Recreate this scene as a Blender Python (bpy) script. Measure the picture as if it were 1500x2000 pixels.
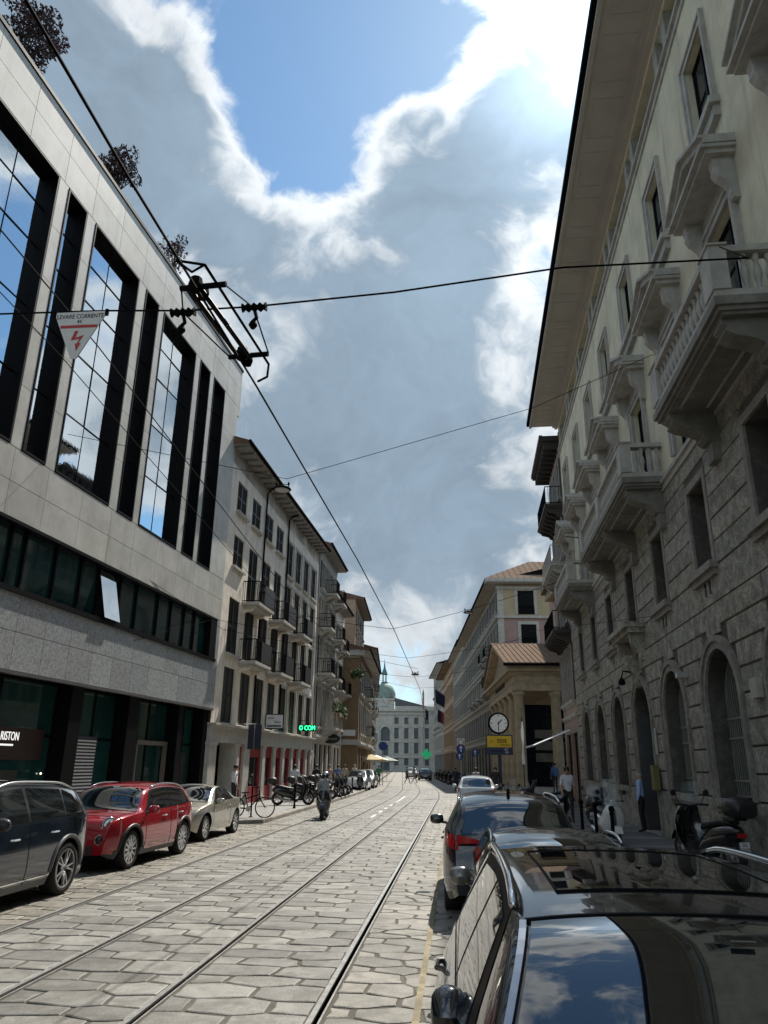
import bpy, bmesh, math, random
from mathutils import Vector, Matrix, Euler
R = math.radians
rnd = random.Random(7)
for o in list(bpy.data.objects): bpy.data.objects.remove(o)
S = bpy.context.scene
C = S.collection

# ------------------------------------------------------------------ camera
HC = 1.95; FPX = 1450.0
def cam_axes(vp=(893, 1494), xv=800):
    d = Vector(((vp[0]-750)/FPX, (vp[1]-1000)/FPX, 1)); yv = -(FPX+(xv-750)*d[0])/d[1]
    Yw = d.normalized(); u = Vector(((xv-750)/FPX, yv/FPX, 1)).normalized()
    if u[1] > 0: u = -u
    Xw = Yw.cross(u)
    return Xw, Yw, u
AX, AY, AZ = cam_axes()
def w_of(c): return Vector((AX.dot(c), AY.dot(c), AZ.dot(c)))
right, down, fwd = w_of(Vector((1,0,0))), w_of(Vector((0,1,0))), w_of(Vector((0,0,1)))
camd = bpy.data.cameras.new('camera'); cam = bpy.data.objects.new('camera', camd); C.objects.link(cam)
cam.matrix_world = Matrix((( right[0], -down[0], -fwd[0], 0), (right[1], -down[1], -fwd[1], 0), (right[2], -down[2], -fwd[2], HC), (0,0,0,1)))
camd.sensor_fit = 'VERTICAL'; camd.sensor_height = 36; camd.lens = FPX/2000*36
camd.clip_start = 0.05; camd.clip_end = 3000
S.camera = cam
S.render.resolution_x, S.render.resolution_y = 768, 1024
S.view_settings.view_transform = 'Standard'; S.view_settings.look = 'None'
S.view_settings.exposure = 0.4; S.view_settings.gamma = 1.0; S.view_settings.use_curve_mapping = False
def ray(x, y): return w_of(Vector(((x-750)/FPX, (y-1000)/FPX, 1)))
def at_z(x, y, z=0):
    r = ray(x, y); t = (z-HC)/r[2]; return Vector((0,0,HC))+r*t
def at_y(x, y, Y):
    r = ray(x, y); return Vector((0,0,HC))+r*(Y/r[1])

# ------------------------------------------------------------------ sun and sky
SUN = Vector((0.158, 0.612, 0.775)).normalized()
sl = bpy.data.lights.new('sun', 'SUN'); so = bpy.data.objects.new('sun', sl); C.objects.link(so)
sl.energy = 4.6; sl.angle = R(0.55); sl.color = (1.0, 0.94, 0.84)
so.rotation_euler = SUN.to_track_quat('Z', 'Y').to_euler(); so.location = (20, 60, 60)
W = bpy.data.worlds.new('World'); S.world = W; W.use_nodes = True
def build_sky():
    nt = W.node_tree; nt.nodes.clear(); N = nt.nodes; L = nt.links
    def n(t, **k):
        x = N.new(t)
        for a, b in k.items(): setattr(x, a, b)
        return x
    def mth(op, a, b=None, c=None, clamp=False):
        x = n('ShaderNodeMath', operation=op, use_clamp=clamp)
        for i, v in enumerate((a, b, c)):
            if v is None: continue
            if isinstance(v, (int, float)): x.inputs[i].default_value = v
            else: L.new(v, x.inputs[i])
        return x.outputs[0]
    out = n('ShaderNodeOutputWorld'); bg = n('ShaderNodeBackground'); bg.inputs['Strength'].default_value = 0.11
    tc = n('ShaderNodeTexCoord'); d = tc.outputs['Generated']
    sky = n('ShaderNodeTexSky', sky_type='NISHITA', sun_disc=False)
    sky.sun_elevation = math.asin(SUN.z); sky.sun_rotation = math.atan2(SUN.x, SUN.y)
    sky.air_density = 1.0; sky.dust_density = 0.25; sky.ozone_density = 2.0
    # warped fractal noise on the view direction, flattened a little towards the horizon
    mp = n('ShaderNodeMapping'); mp.inputs['Scale'].default_value = (1.0, 1.0, 1.25); mp.inputs['Location'].default_value = (3.3, 1.2, 5.1); L.new(d, mp.inputs[0])
    def noise(scale, det, ro, vec, dist=0.0):
        x = n('ShaderNodeTexNoise'); x.inputs['Scale'].default_value = scale; x.inputs['Detail'].default_value = det
        x.inputs['Roughness'].default_value = ro; x.inputs['Distortion'].default_value = dist; L.new(vec, x.inputs['Vector']); return x
    warp = noise(3.0, 4, .55, mp.outputs[0])
    wv = n('ShaderNodeVectorMath', operation='MULTIPLY_ADD'); L.new(warp.outputs['Color'], wv.inputs[0]); wv.inputs[1].default_value = (.34,)*3; L.new(mp.outputs[0], wv.inputs[2])
    big = noise(2.2, 12, .58, wv.outputs[0]).outputs['Fac']
    fine = noise(7.5, 10, .62, wv.outputs[0]).outputs['Fac']
    dens = mth('ADD', mth('MULTIPLY_ADD', big, 1.5, -.25), mth('MULTIPLY', mth('SUBTRACT', fine, .5), .42))
    # openings and thick places where this sky has them
    def blob(px, py, amp, k):
        v = ray(px, py).normalized(); dp = n('ShaderNodeVectorMath', operation='DOT_PRODUCT'); L.new(d, dp.inputs[0]); dp.inputs[1].default_value = v
        return mth('MULTIPLY', mth('EXPONENT', mth('MULTIPLY', mth('SUBTRACT', dp.outputs['Value'], 1.0), k)), amp)
    for b in ((640, 40, -.34, 50), (590, 210, -.24, 110), (820, 60, -.24, 120), (560, 290, -.16, 420), (480, 130, -.10, 500), (690, 230, .12, 700), (880, 150, -.10, 700), (470, 430, .12, 400), (960, 30, -.10, 500), (1120, 150, -.12, 900), (760, 640, .24, 16), (180, 180, .13, 40), (790, 300, .20, 200), (880, 420, .10, 300), (1000, 500, -.05, 300), (930, 190, .22, 180), (1070, 40, .34, 110), (1080, 280, .16, 120), (700, 1050, .16, 40), (330, 60, .14, 80)):
        dens = mth('ADD', dens, blob(*b))
    mr = n('ShaderNodeMapRange', interpolation_type='SMOOTHSTEP'); L.new(dens, mr.inputs[0]); mr.inputs[1].default_value = .42; mr.inputs[2].default_value = .575
    thick = n('ShaderNodeMapRange', interpolation_type='SMOOTHSTEP'); L.new(dens, thick.inputs[0]); thick.inputs[1].default_value = .53; thick.inputs[2].default_value = .72
    # sun-side brightening: light scattered forward through the clouds
    sd = n('ShaderNodeVectorMath', operation='DOT_PRODUCT'); L.new(d, sd.inputs[0]); sd.inputs[1].default_value = SUN
    g1 = mth('EXPONENT', mth('MULTIPLY', mth('SUBTRACT', sd.outputs['Value'], 1.0), 170.0))
    g2 = mth('EXPONENT', mth('MULTIPLY', mth('SUBTRACT', sd.outputs['Value'], 1.0), 9.0))
    mixc = n('ShaderNodeMix', data_type='RGBA'); L.new(thick.outputs[0], mixc.inputs[0])
    mixc.inputs[6].default_value = (6.3, 6.6, 6.8, 1); mixc.inputs[7].default_value = (2.05, 2.72, 3.42, 1)
    sep = n('ShaderNodeSeparateXYZ'); L.new(d, sep.inputs[0])
    hz = n('ShaderNodeMapRange', interpolation_type='SMOOTHSTEP'); L.new(sep.outputs['Z'], hz.inputs[0]); hz.inputs[1].default_value = .30; hz.inputs[2].default_value = 0.0
    mixh = n('ShaderNodeMix', data_type='RGBA'); L.new(mth('MULTIPLY', hz.outputs[0], .62), mixh.inputs[0]); L.new(mixc.outputs[2], mixh.inputs[6]); mixh.inputs[7].default_value = (3.9, 4.4, 4.8, 1)
    # front-lit whitening added to the unseen clouds behind the viewer, to fill shaded facades
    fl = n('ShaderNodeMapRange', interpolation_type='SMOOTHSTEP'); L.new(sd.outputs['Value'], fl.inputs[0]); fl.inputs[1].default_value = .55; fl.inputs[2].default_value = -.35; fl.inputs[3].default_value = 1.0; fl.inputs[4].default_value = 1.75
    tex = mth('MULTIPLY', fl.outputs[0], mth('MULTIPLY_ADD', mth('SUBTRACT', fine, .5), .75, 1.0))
    cl = n('ShaderNodeVectorMath', operation='SCALE'); L.new(mixh.outputs[2], cl.inputs[0])
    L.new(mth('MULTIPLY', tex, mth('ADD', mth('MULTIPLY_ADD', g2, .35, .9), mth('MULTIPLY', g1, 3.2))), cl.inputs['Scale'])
    skyb = n('ShaderNodeVectorMath', operation='MULTIPLY'); L.new(sky.outputs[0], skyb.inputs[0]); skyb.inputs[1].default_value = (.82, 1.03, 1.05)
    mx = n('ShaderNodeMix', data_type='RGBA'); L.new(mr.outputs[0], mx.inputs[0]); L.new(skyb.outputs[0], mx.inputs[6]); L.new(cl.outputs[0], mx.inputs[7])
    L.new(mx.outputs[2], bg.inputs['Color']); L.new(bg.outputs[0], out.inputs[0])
build_sky()
W.cycles.sampling_method = 'MANUAL'; W.cycles.sample_map_resolution = 1024

# ------------------------------------------------------------------ materials
MATS = {}
def mat(name, col, rough=.7, var=.18, scale=6.0, bump=0.0, bscale=None, metal=0.0, ior=1.5, streak=0.0, attr=False, coat=0.0, emit=0.0, trans=0.0, spots=None, alpha=1.0, rvar=0.0, stain=0.0):
    if name in MATS: return MATS[name]
    m = bpy.data.materials.new(name); m.use_nodes = True; nt = m.node_tree; N = nt.nodes; L = nt.links
    b = N['Principled BSDF']
    b.inputs['Roughness'].default_value = rough; b.inputs['Metallic'].default_value = metal; b.inputs['IOR'].default_value = ior
    if coat: b.inputs['Coat Weight'].default_value = coat; b.inputs['Coat Roughness'].default_value = .03
    if trans: b.inputs['Transmission Weight'].default_value = trans
    if alpha < 1: b.inputs['Alpha'].default_value = alpha
    c = Vector(col); base = None
    tc = N.new('ShaderNodeTexCoord')
    def mix(fac, A, B, bt='MIX'):
        x = N.new('ShaderNodeMix'); x.data_type = 'RGBA'; x.blend_type = bt
        for i, v in ((0, fac), (6, A), (7, B)):
            if isinstance(v, (int, float)): x.inputs[i].default_value = v
            elif isinstance(v, (tuple, Vector)): x.inputs[i].default_value = (*v, 1)
            else: L.new(v, x.inputs[i])
        return x.outputs[2]
    def noise(sc, det=6, ro=.6, vec=None):
        x = N.new('ShaderNodeTexNoise'); x.inputs['Scale'].default_value = sc; x.inputs['Detail'].default_value = det; x.inputs['Roughness'].default_value = ro
        L.new(vec or tc.outputs['Object'], x.inputs[0]); return x.outputs['Fac']
    def ramp(f, a, bb):
        x = N.new('ShaderNodeMapRange'); x.interpolation_type = 'SMOOTHSTEP'; L.new(f, x.inputs[0]); x.inputs[1].default_value = a; x.inputs[2].default_value = bb; return x.outputs[0]
    if var > 0:
        base = mix(ramp(noise(scale), .3, .7), c*(1-var), c*(1+var*.8))
        if var > .05: base = mix(ramp(noise(scale*.23, 4), .35, .68), base, c*(1-var*1.2), 'MIX') if var > .2 else base
    else: base = (c[0], c[1], c[2])
    if streak:
        mp = N.new('ShaderNodeMapping'); mp.inputs['Scale'].default_value = (2.2, 2.2, .18); L.new(tc.outputs['Object'], mp.inputs[0])
        s = ramp(noise(1.6, 8, .65, mp.outputs[0]), .50, .74)
        ms = N.new('ShaderNodeMath'); ms.operation = 'MULTIPLY'; L.new(s, ms.inputs[0]); ms.inputs[1].default_value = streak
        base = mix(ms.outputs[0], base, c*.42)
    if spots:
        sp = ramp(noise(spots[0], 3, .5), spots[1], spots[1]+.08); base = mix(sp, base, c*spots[2])
    if stain:
        st = N.new('ShaderNodeMath'); st.operation = 'MULTIPLY'; L.new(ramp(noise(.42, 5, .6), .46, .72), st.inputs[0]); st.inputs[1].default_value = stain; base = mix(st.outputs[0], base, c*.5); d2 = N.new('ShaderNodeMath'); d2.operation = 'MULTIPLY'; L.new(ramp(noise(2.2, 9, .70), .47, .60), d2.inputs[0]); d2.inputs[1].default_value = .62; base = mix(d2.outputs[0], base, Vector((.105,.095,.078)))
    if attr:
        a = N.new('ShaderNodeAttribute'); a.attribute_name = 'tone'; base = mix(1.0, base, a.outputs['Color'], 'MULTIPLY')
    if isinstance(base, tuple): b.inputs['Base Color'].default_value = (*base, 1)
    else: L.new(base, b.inputs['Base Color'])
    if rvar:
        x = N.new('ShaderNodeMath'); x.operation = 'MULTIPLY_ADD'; L.new(noise(scale*1.7, 5), x.inputs[0]); x.inputs[1].default_value = rvar; x.inputs[2].default_value = rough-rvar*.5; L.new(x.outputs[0], b.inputs['Roughness'])
    if bump:
        bp = N.new('ShaderNodeBump'); bp.inputs['Strength'].default_value = 1.0; bp.inputs['Distance'].default_value = bump; L.new(noise(bscale or scale*4, 6, .65), bp.inputs['Height']); L.new(bp.outputs[0], b.inputs['Normal'])
    if emit:
        b.inputs['Emission Strength'].default_value = emit; b.inputs['Emission Color'].default_value = (*col, 1)
    MATS[name] = m; return m

M = dict(
 pave=mat('paving_stone', (.225,.216,.195), .60, .2, 5, .006, 30, attr=True, spots=(7,.62,.78), stain=.34),
 sand=mat('joint_sand', (.112,.10,.08), .95, .35, 3, .004, 40),
 asphalt=mat('sidewalk_asphalt', (.105,.105,.105), .85, .25, 4, .003, 60, streak=.0),
 kerb=mat('kerb_granite', (.30,.27,.23), .75, .25, 6, .003, 40, attr=False),
 slab=mat('sidewalk_stone', (.25,.242,.23), .75, .2, 3, .003, 40),
 steel=mat('rail_steel', (.46,.45,.43), .34, .15, 9, metal=.55, rvar=.2),
 rdark=mat('rail_groove', (.03,.028,.026), .9, .3, 9),
 lime=mat('limestone_panel', (.53,.52,.475), .62, .14, 1.1, .0015, 60, attr=True, streak=.26),
 granite=mat('grey_granite', (.40,.425,.43), .55, .35, 60, .001, 90, attr=True),
 bmetal=mat('black_metal', (.003,.003,.004), .5, 0, ior=1.2),
 mglass=mat('mirror_glass', (.60,.65,.68), .015, 0, metal=1.0, bump=.0025, bscale=.7),
 tglass=mat('teal_glass', (.014,.062,.056), .05, .3, .8, ior=1.6, coat=.3),
 dglass=mat('dark_glass', (.012,.016,.018), .06, .2, 1.2, ior=1.55),
 wglass=mat('window_glass', (.025,.032,.036), .05, .2, 1.0, ior=1.6),
 cream=mat('cream_plaster', (.82,.735,.62), .9, .14, 1.3, .003, 30, streak=.6),
 creamw=mat('white_stone_trim', (.45,.43,.385), .8, .12, 3, .002, 40, streak=.4),
 shutter=mat('dark_shutter', (.010,.012,.012), .55, .2, 10),
 iron=mat('wrought_iron', (.007,.007,.008), .85, 0, ior=1.12),
 soffit=mat('grey_timber_soffit', (.26,.25,.23), .8, .15, 4),
 tile=mat('roof_tile', (.16,.09,.06), .85, .3, 6, .01, 9),
 yplast=mat('ochre_plaster', (.62,.575,.42), .9, .14, .9, .002, 30, streak=.55),
 ytrim=mat('pale_stone_trim', (.40,.385,.345), .8, .16, 3, .002, 50, streak=.5),
 rstone=mat('rusticated_stone', (.33,.31,.26), .85, .42, 14, .012, 34, attr=True, spots=(22,.60,1.5)),
 rjoint=mat('stone_joint', (.11,.10,.085), .95, .3, 8),
 pink=mat('pink_plaster', (.36,.27,.225), .9, .13, 1.2, .002, 30, streak=.4),
 orange=mat('orange_plaster', (.37,.265,.175), .9, .14, 1.0, .002, 30, streak=.3),
 brown=mat('brown_plaster', (.225,.15,.085), .9, .12, 1.0, .002, 30, streak=.2),
 stoneg=mat('grey_stone', (.42,.39,.335), .85, .18, 2.0, .004, 24, streak=.5),
 stoneo=mat('sandstone', (.42,.33,.215), .85, .2, 2.0, .004, 24, streak=.4),
 far=mat('pale_far_stone', (.55,.52,.46), .85, .12, .8, .0, streak=.2),
 copper=mat('copper_patina', (.20,.27,.225), .7, .2, 1.2),
 seam=mat('seam_metal_roof', (.20,.145,.11), .95, .12, 2.0, ior=1.05),
 red=mat('red_shop_paint', (.26,.018,.022), .5, .1, 4),
 teal=mat('teal_shop_panel', (.03,.14,.14), .4, .15, 3),
 green=mat('leaf_green', (.075,.13,.028), .7, .35, 9),
 purple=mat('leaf_purple', (.060,.018,.020), .6, .6, 2.5),
 bark=mat('bark', (.06,.045,.035), .9, .3, 12),
 rubber=mat('tyre_rubber', (.014,.014,.014), .85, .2, 20),
 alu=mat('alloy_wheel', (.55,.55,.56), .28, .05, 9, metal=.9),
 chrome=mat('chrome', (.72,.73,.75), .12, 0, metal=1.0),
 cglass=mat('car_glass', (.006,.009,.011), .02, 0, ior=2.3, coat=.6),
 blackp=mat('black_plastic', (.018,.018,.019), .45, .1, 30),
 lens=mat('lamp_glass', (.75,.78,.80), .08, .1, 20, metal=.6),
 tail=mat('tail_lamp', (.42,.008,.012), .12, .1, 14, coat=.6),
 white=mat('white_paint', (.72,.72,.70), .5, .06, 5),
 skin=mat('skin', (.42,.25,.17), .55, .08, 20),
 hair=mat('dark_hair', (.015,.011,.009), .6, .2, 60),
 grey=mat('grey_hair', (.33,.31,.29), .6, .2, 60),
 screen=mat('clear_windshield', (.75,.82,.84), .05, 0, alpha=.22, ior=1.5),
)
def paint(name, col, rough=.22, metal=.35, coat=1.0): return mat(name, col, rough, .07, 2.5, metal=metal, coat=coat, rvar=.14)

# ------------------------------------------------------------------ mesh helpers
class MB:
    def __init__(s, side=None): s.v = []; s.f = []; s.mi = []; s.cur = 0; s.side = side; s.tone = None
    def P(s, p): return (s.side*p[1], p[0], p[2]) if s.side else tuple(p)      # facade coords (along, out, up) -> local xyz
    def add(s, vs, fs):
        n = len(s.v); s.v += [s.P(p) for p in vs]; s.f += [tuple(i+n for i in f) for f in fs]; s.mi += [s.cur]*len(fs); return s
    def poly(s, *p): return s.add(p, [tuple(range(len(p)))])
    def box(s, a0, a1, b0, b1, c0, c1):
        return s.add([(a0,b0,c0),(a1,b0,c0),(a1,b1,c0),(a0,b1,c0),(a0,b0,c1),(a1,b0,c1),(a1,b1,c1),(a0,b1,c1)],
                     [(0,3,2,1),(4,5,6,7),(0,1,5,4),(1,2,6,5),(2,3,7,6),(3,0,4,7)])
    def block(s, a0, a1, c0, c1, b, depth, ch=.012):      # facade block: front face set back at its edges (chamfer)
        f = b+depth
        return s.add([(a0,b,c0),(a1,b,c0),(a1,b,c1),(a0,b,c1),(a0+ch,f,c0+ch),(a1-ch,f,c0+ch),(a1-ch,f,c1-ch),(a0+ch,f,c1-ch)],
                     [(4,5,6,7),(0,1,5,4),(1,2,6,5),(2,3,7,6),(3,0,4,7)])
    def prism(s, poly, a0, a1, axis=0):                    # poly in the two other axes, extruded along axis
        n = len(poly); mk = {0: lambda a,p: (a,p[0],p[1]), 1: lambda a,p: (p[0],a,p[1]), 2: lambda a,p: (p[0],p[1],a)}[axis]
        vs = [mk(a0,p) for p in poly]+[mk(a1,p) for p in poly]
        return s.add(vs, [tuple(range(n))[::-1], tuple(range(n,2*n))]+[(i,(i+1)%n,(i+1)%n+n,i+n) for i in range(n)])
    def tube(s, path, r, n=6, closed=False, cap=True):
        path = [Vector(p) for p in path]; k = len(path); rs = r if isinstance(r, (list, tuple)) else [r]*k
        vs = []; pu = None
        for i, p in enumerate(path):
            t = (path[(i+1)%k]-path[i-1]) if closed else (path[min(i+1,k-1)]-path[max(i-1,0)])
            t = t.normalized() if t.length > 1e-9 else Vector((0,0,1))
            if pu is None: pu = t.orthogonal().normalized()
            pu = (pu-t*pu.dot(t)); pu = pu.normalized() if pu.length > 1e-6 else t.orthogonal().normalized()
            w = t.cross(pu)
            for j in range(n): a = 2*math.pi*j/n; vs.append(p+(pu*math.cos(a)+w*math.sin(a))*rs[i])
        fs = []
        for i in range(k if closed else k-1):
            a, b = i*n, ((i+1)%k)*n
            fs += [(a+j, a+(j+1)%n, b+(j+1)%n, b+j) for j in range(n)]
        if cap and not closed: fs += [tuple(range(n))[::-1], tuple(range((k-1)*n, k*n))]
        return s.add(vs, fs)
    def lathe(s, prof, n=16, c=(0,0,0), axis=2, cap=True):
        vs = []
        for r, h in prof:
            for j in range(n):
                a = 2*math.pi*j/n; x, y = r*math.cos(a), r*math.sin(a)
                p = {2: (x,y,h), 0: (h,x,y), 1: (x,h,y)}[axis]; vs.append((c[0]+p[0], c[1]+p[1], c[2]+p[2]))
        k = len(prof); fs = [(i*n+j, i*n+(j+1)%n, (i+1)*n+(j+1)%n, (i+1)*n+j) for i in range(k-1) for j in range(n)]
        if cap: fs += [tuple(range(n))[::-1], tuple(range((k-1)*n, k*n))]
        return s.add(vs, fs)
    def grid(s, rows, flip=False):
        n = len(rows[0]); vs = [p for r in rows for p in r]
        fs = [(i*n+j, i*n+j+1, (i+1)*n+j+1, (i+1)*n+j) for i in range(len(rows)-1) for j in range(n-1)]
        return s.add(vs, fs)
    def mesh(s, name, mats, smooth=False, fix=False):
        me = bpy.data.meshes.new(name); me.from_pydata([tuple(p) for p in s.v], [], s.f)
        for m in (mats if isinstance(mats, (list, tuple)) else [mats]): me.materials.append(m)
        if len(me.materials) > 1: me.polygons.foreach_set('material_index', s.mi)
        if fix:
            bm = bmesh.new(); bm.from_mesh(me); bmesh.ops.recalc_face_normals(bm, faces=bm.faces); bm.to_mesh(me); bm.free()
        if smooth: me.polygons.foreach_set('use_smooth', [True]*len(me.polygons))
        me.update(); return me
    def build(s, name, mats, parent=None, smooth=False, fix=False, tone=None, **t):
        me = s.mesh(name, mats, smooth, fix)
        if tone is not None: set_tone(me, tone)
        return link(name, me, parent, **t)
def set_tone(me, tone):
    a = me.color_attributes.new('tone', 'FLOAT_COLOR', 'POINT')
    tn = tone if isinstance(tone, list) else [tone]*len(me.vertices)
    a.data.foreach_set('color', [x for t in tn for x in (t[0], t[1], t[2], 1.0)])
def tag(o, label=None, cat=None, group=None, kind=None):
    if label: o['label'] = label
    if cat: o['category'] = cat
    if group: o['group'] = group
    if kind: o['kind'] = kind
    return o
def link(name, me, parent=None, loc=None, rot=None, label=None, cat=None, group=None, kind=None):
    o = bpy.data.objects.new(name, me); C.objects.link(o)
    if parent: o.parent = parent
    if loc: o.location = loc
    if rot: o.rotation_euler = rot
    return tag(o, label, cat, group, kind)
def thing(name, label, cat, loc=(0,0,0), rz=0, group=None):
    o = link(name, None, None, loc, (0,0,rz)); o.empty_display_size = .2; return tag(o, label, cat, group)
def copy_tree(o, loc=None, rz=None, parent=None, label=None):
    c = o.copy(); C.objects.link(c)
    if parent: c.parent = parent
    if loc is not None: c.location = loc
    if rz is not None: c.rotation_euler = (0, 0, rz)
    if label: c['label'] = label
    for ch in kids.get(o.name, []) or [x for x in o.children]: copy_tree(ch, parent=c)
    return c
kids = {}
def text(name, s, size, m, parent, loc, rot, depth=.004, ax='CENTER', sx=1.0):
    cu = bpy.data.curves.new('lettering', 'FONT'); cu.body = s; cu.size = size; cu.extrude = depth; cu.align_x = ax; cu.align_y = 'CENTER'
    to = bpy.data.objects.new('tmp', cu); C.objects.link(to)
    me = bpy.data.meshes.new_from_object(to.evaluated_get(bpy.context.evaluated_depsgraph_get())); bpy.data.objects.remove(to)
    me.materials.clear(); me.materials.append(m)
    o = link(name, me, parent, loc, rot); o.scale = (sx, 1, 1); return o
def tone(v=.12, tint=.03):
    k = 1+rnd.uniform(-v, v); return (k*(1+rnd.uniform(-tint,tint)), k, k*(1+rnd.uniform(-tint,tint)))
# ------------------------------------------------------------------ ground, road, rails
def bend(y): return 0 if y < 45 else (-.0014*(y-45)**2 if y < 70 else -.875-.07*(y-70))
def px_of(p):
    d = Vector(p)-Vector((0,0,HC)); z = d.dot(fwd); return (750+FPX*d.dot(right)/z, 1000+FPX*d.dot(down)/z) if z > .1 else (-9e3, -9e3)
g = MB(); g.poly((-1500,-400,-.10),(1500,-400,-.10),(1500,2600,-.10),(-1500,2600,-.10)); g.build('ground', M['asphalt'], kind='structure')
YS = [-14,0,10,20,30,45]+list(range(50,84,3))+[90,110,140,180,240]
road = MB(); road.grid([[(x+bend(y), y, -.012) for x in (-9.6,-7,-5,-3,-1,1,3.2)] for y in YS]); road = road.build('road', M['sand'], kind='structure')
far = MB(); far.grid([[(x+bend(y), y, -.001) for x in (-6.9,-5.6)] for y in YS if y >= 62]+[]); far = MB()
yf = [y for y in YS if y >= 74]
for xa, xb in ((-6.65,-5.52),(-5.36,-4.08),(-3.92,-2.69),(-2.53,-1.26),(-1.10,2.9)):
    far.grid([[(xa+bend(y), y, -.002),(xb+bend(y), y, -.002)] for y in yf])
far.build('far_paving', M['pave'], road, tone=(1.08,1.06,1.0), kind='stuff')

def stones(xa, xb, y0, y1, w=.60, h=.37, seed=1, yt=0.0, jit=.08):
    r = random.Random(seed); n = max(1, round((xb-xa)/w)); rows = []; y = y0; ys = [y0]
    while y < y1: y += h*r.uniform(.8, 1.22)*(1+.35*(y>34)); ys.append(y)
    bnd = []
    for k in range(len(ys)-1):
        cw = (xb-xa)/n; off = (.5 if k % 2 else 0)*cw
        e = [xa]+[xa+off+j*cw+r.uniform(-.14,.14)*cw for j in range(1 if not k % 2 else 0, n) if xa+off+j*cw > xa+.12]+[xb]
        bnd.append(sorted(e))
    lines = []
    for k in range(len(ys)):
        xs = set()
        for kk in (k-1, k):
            if 0 <= kk < len(bnd): xs |= set(bnd[kk])
        sk = r.uniform(-.025,.025); d = {}
        for x in xs:
            up = x in bnd[k] if k < len(bnd) else False
            dy = (r.uniform(.01, jit) if up else -r.uniform(.01, jit)) if xa < x < xb else r.uniform(-.02,.02)
            d[x] = (x+(r.uniform(-.03,.03) if xa < x < xb else 0), ys[k]+dy+sk*(x-xa))
        lines.append(d)
    out = []
    for k in range(len(bnd)):
        for a, b in zip(bnd[k][:-1], bnd[k][1:]):
            lo = [lines[k][x] for x in sorted(lines[k]) if a <= x <= b]; hi = [lines[k+1][x] for x in sorted(lines[k+1], reverse=True) if a <= x <= b]
            out.append((lo+hi, yt))
    return out
polys = stones(-5.385,-4.055,4.5,74,seed=2)+stones(-3.945,-2.665,4.5,74,seed=3)+stones(-2.555,-1.235,4.5,74,seed=4)
polys += stones(-1.125,2.88,4.5,74,w=.52,h=.32,seed=5,yt=.35)+stones(-8.58,-5.495,4.5,26.2,w=.5,h=.33,seed=6,yt=.55)+stones(-6.6,-5.495,26.4,74,w=.5,h=.36,seed=7,yt=.3)
def stone_geo(poly, yt, r):
    pts = []; cx = sum(p[0] for p in poly)/len(poly); cy = sum(p[1] for p in poly)/len(poly)
    for i, p in enumerate(poly):
        q = poly[(i+1)%len(poly)]; pts.append(p); dx, dy = q[0]-p[0], q[1]-p[1]; l = math.hypot(dx, dy)
        if l > .16 and cy < 40:
            for t in ((.5,) if l < .35 else (.33,.67)): pts.append((p[0]+dx*t+r.uniform(-.009,.009), p[1]+dy*t+r.uniform(-.010,.010)))
    gp = r.uniform(.008,.024); z = r.uniform(-.004,.003); ax, ay = r.uniform(-.008,.008), r.uniform(-.008,.008); n = len(pts); b = bend(cy); ring = []
    for sh, zz in ((gp, -.018), (gp+.002, z-.006), (gp+.012, z)):
        for p in pts:
            dx, dy = cx-p[0], cy-p[1]; l = math.hypot(dx, dy) or 1; k = min(sh*1.25/l, .45)
            x, y = p[0]+dx*k, p[1]+dy*k; ring.append((x+b, y, zz+(ax*(x-cx)+ay*(y-cy) if zz > -.02 else 0)))
    fs = [(s*n+i, s*n+(i+1)%n, (s+1)*n+(i+1)%n, (s+1)*n+i) for s in (0,1) for i in range(n)]+[tuple(range(2*n, 3*n))]
    k = r.uniform(.70,1.22); tn = (k*(1+.10*yt), k*(1+.03*yt), k*(1-.12*yt))
    if r.random() < .12: tn = tuple(c*.8 for c in tn)
    return ring, fs, tn, (cx, cy)
rs = random.Random(11); geo = [stone_geo(p, t, rs) for p, t in polys]
def seen(c):
    x, y = px_of((c[0], c[1], 0)); return -30 < x < 1530 and -10 < y < 2050
near = sorted([x for x in geo if seen(x[3]) and x[3][0] < 0.2], key=lambda x: x[3][1]**2+x[3][0]**2)[:300]; nid = set(id(x) for x in near)
for ring, fs, tn, c in near:
    mb = MB(); mb.add(ring, fs); mb.build('paving_stone', M['pave'], road, tone=tn)
rest = MB(); tones = []
for x in geo:
    if id(x) not in nid: rest.add(x[0], x[1]); tones += [x[2]]*len(x[0])
rest.build('paving_stones', M['pave'], road, tone=tones, kind='stuff')

def rail(xc, label):
    o = thing('tram_rail', label, 'rail', (xc, 0, 0), 0, 'four tram rails set in the paving')
    ys = [3,10,20,30,40,45]+list(range(48,90,2))+[100,120,150,180]
    def strip(name, a, b, z, m):
        mb = MB(); mb.grid([[(a+bend(y), y, z-.03),(a+bend(y), y, z),(b+bend(y), y, z),(b+bend(y), y, z-.03)] for y in ys]); mb.build(name, m, o)
    strip('rail_head', -.056, -.008, .007, M['steel']); strip('groove', -.008, .037, -.012, M['rdark']); strip('lip', .037, .054, .005, M['steel'])
for xc, l in ((-1.18,'rightmost steel tram rail, nearest the cars parked on the right'),(-2.61,'second steel tram rail from the right'),(-4.0,'third steel tram rail from the right, just left of the dashed white marks'),(-5.44,'leftmost steel tram rail beside the cars parked on the left')): rail(xc, l)
# dashed centre marks between the tracks
for k, (a, b) in enumerate(((30.5,32.2),(33.6,34.9),(36.2,37.4),(39,40.2),(42.5,50.5))):
    mb = MB(); xm = -3.32; mb.grid([[(xm-.06+bend(y), y, .010),(xm+.06+bend(y), y, .010)] for y in (a, (a+b)/2, b)])
    mb.build('lane_mark', M['white'], road)
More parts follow.
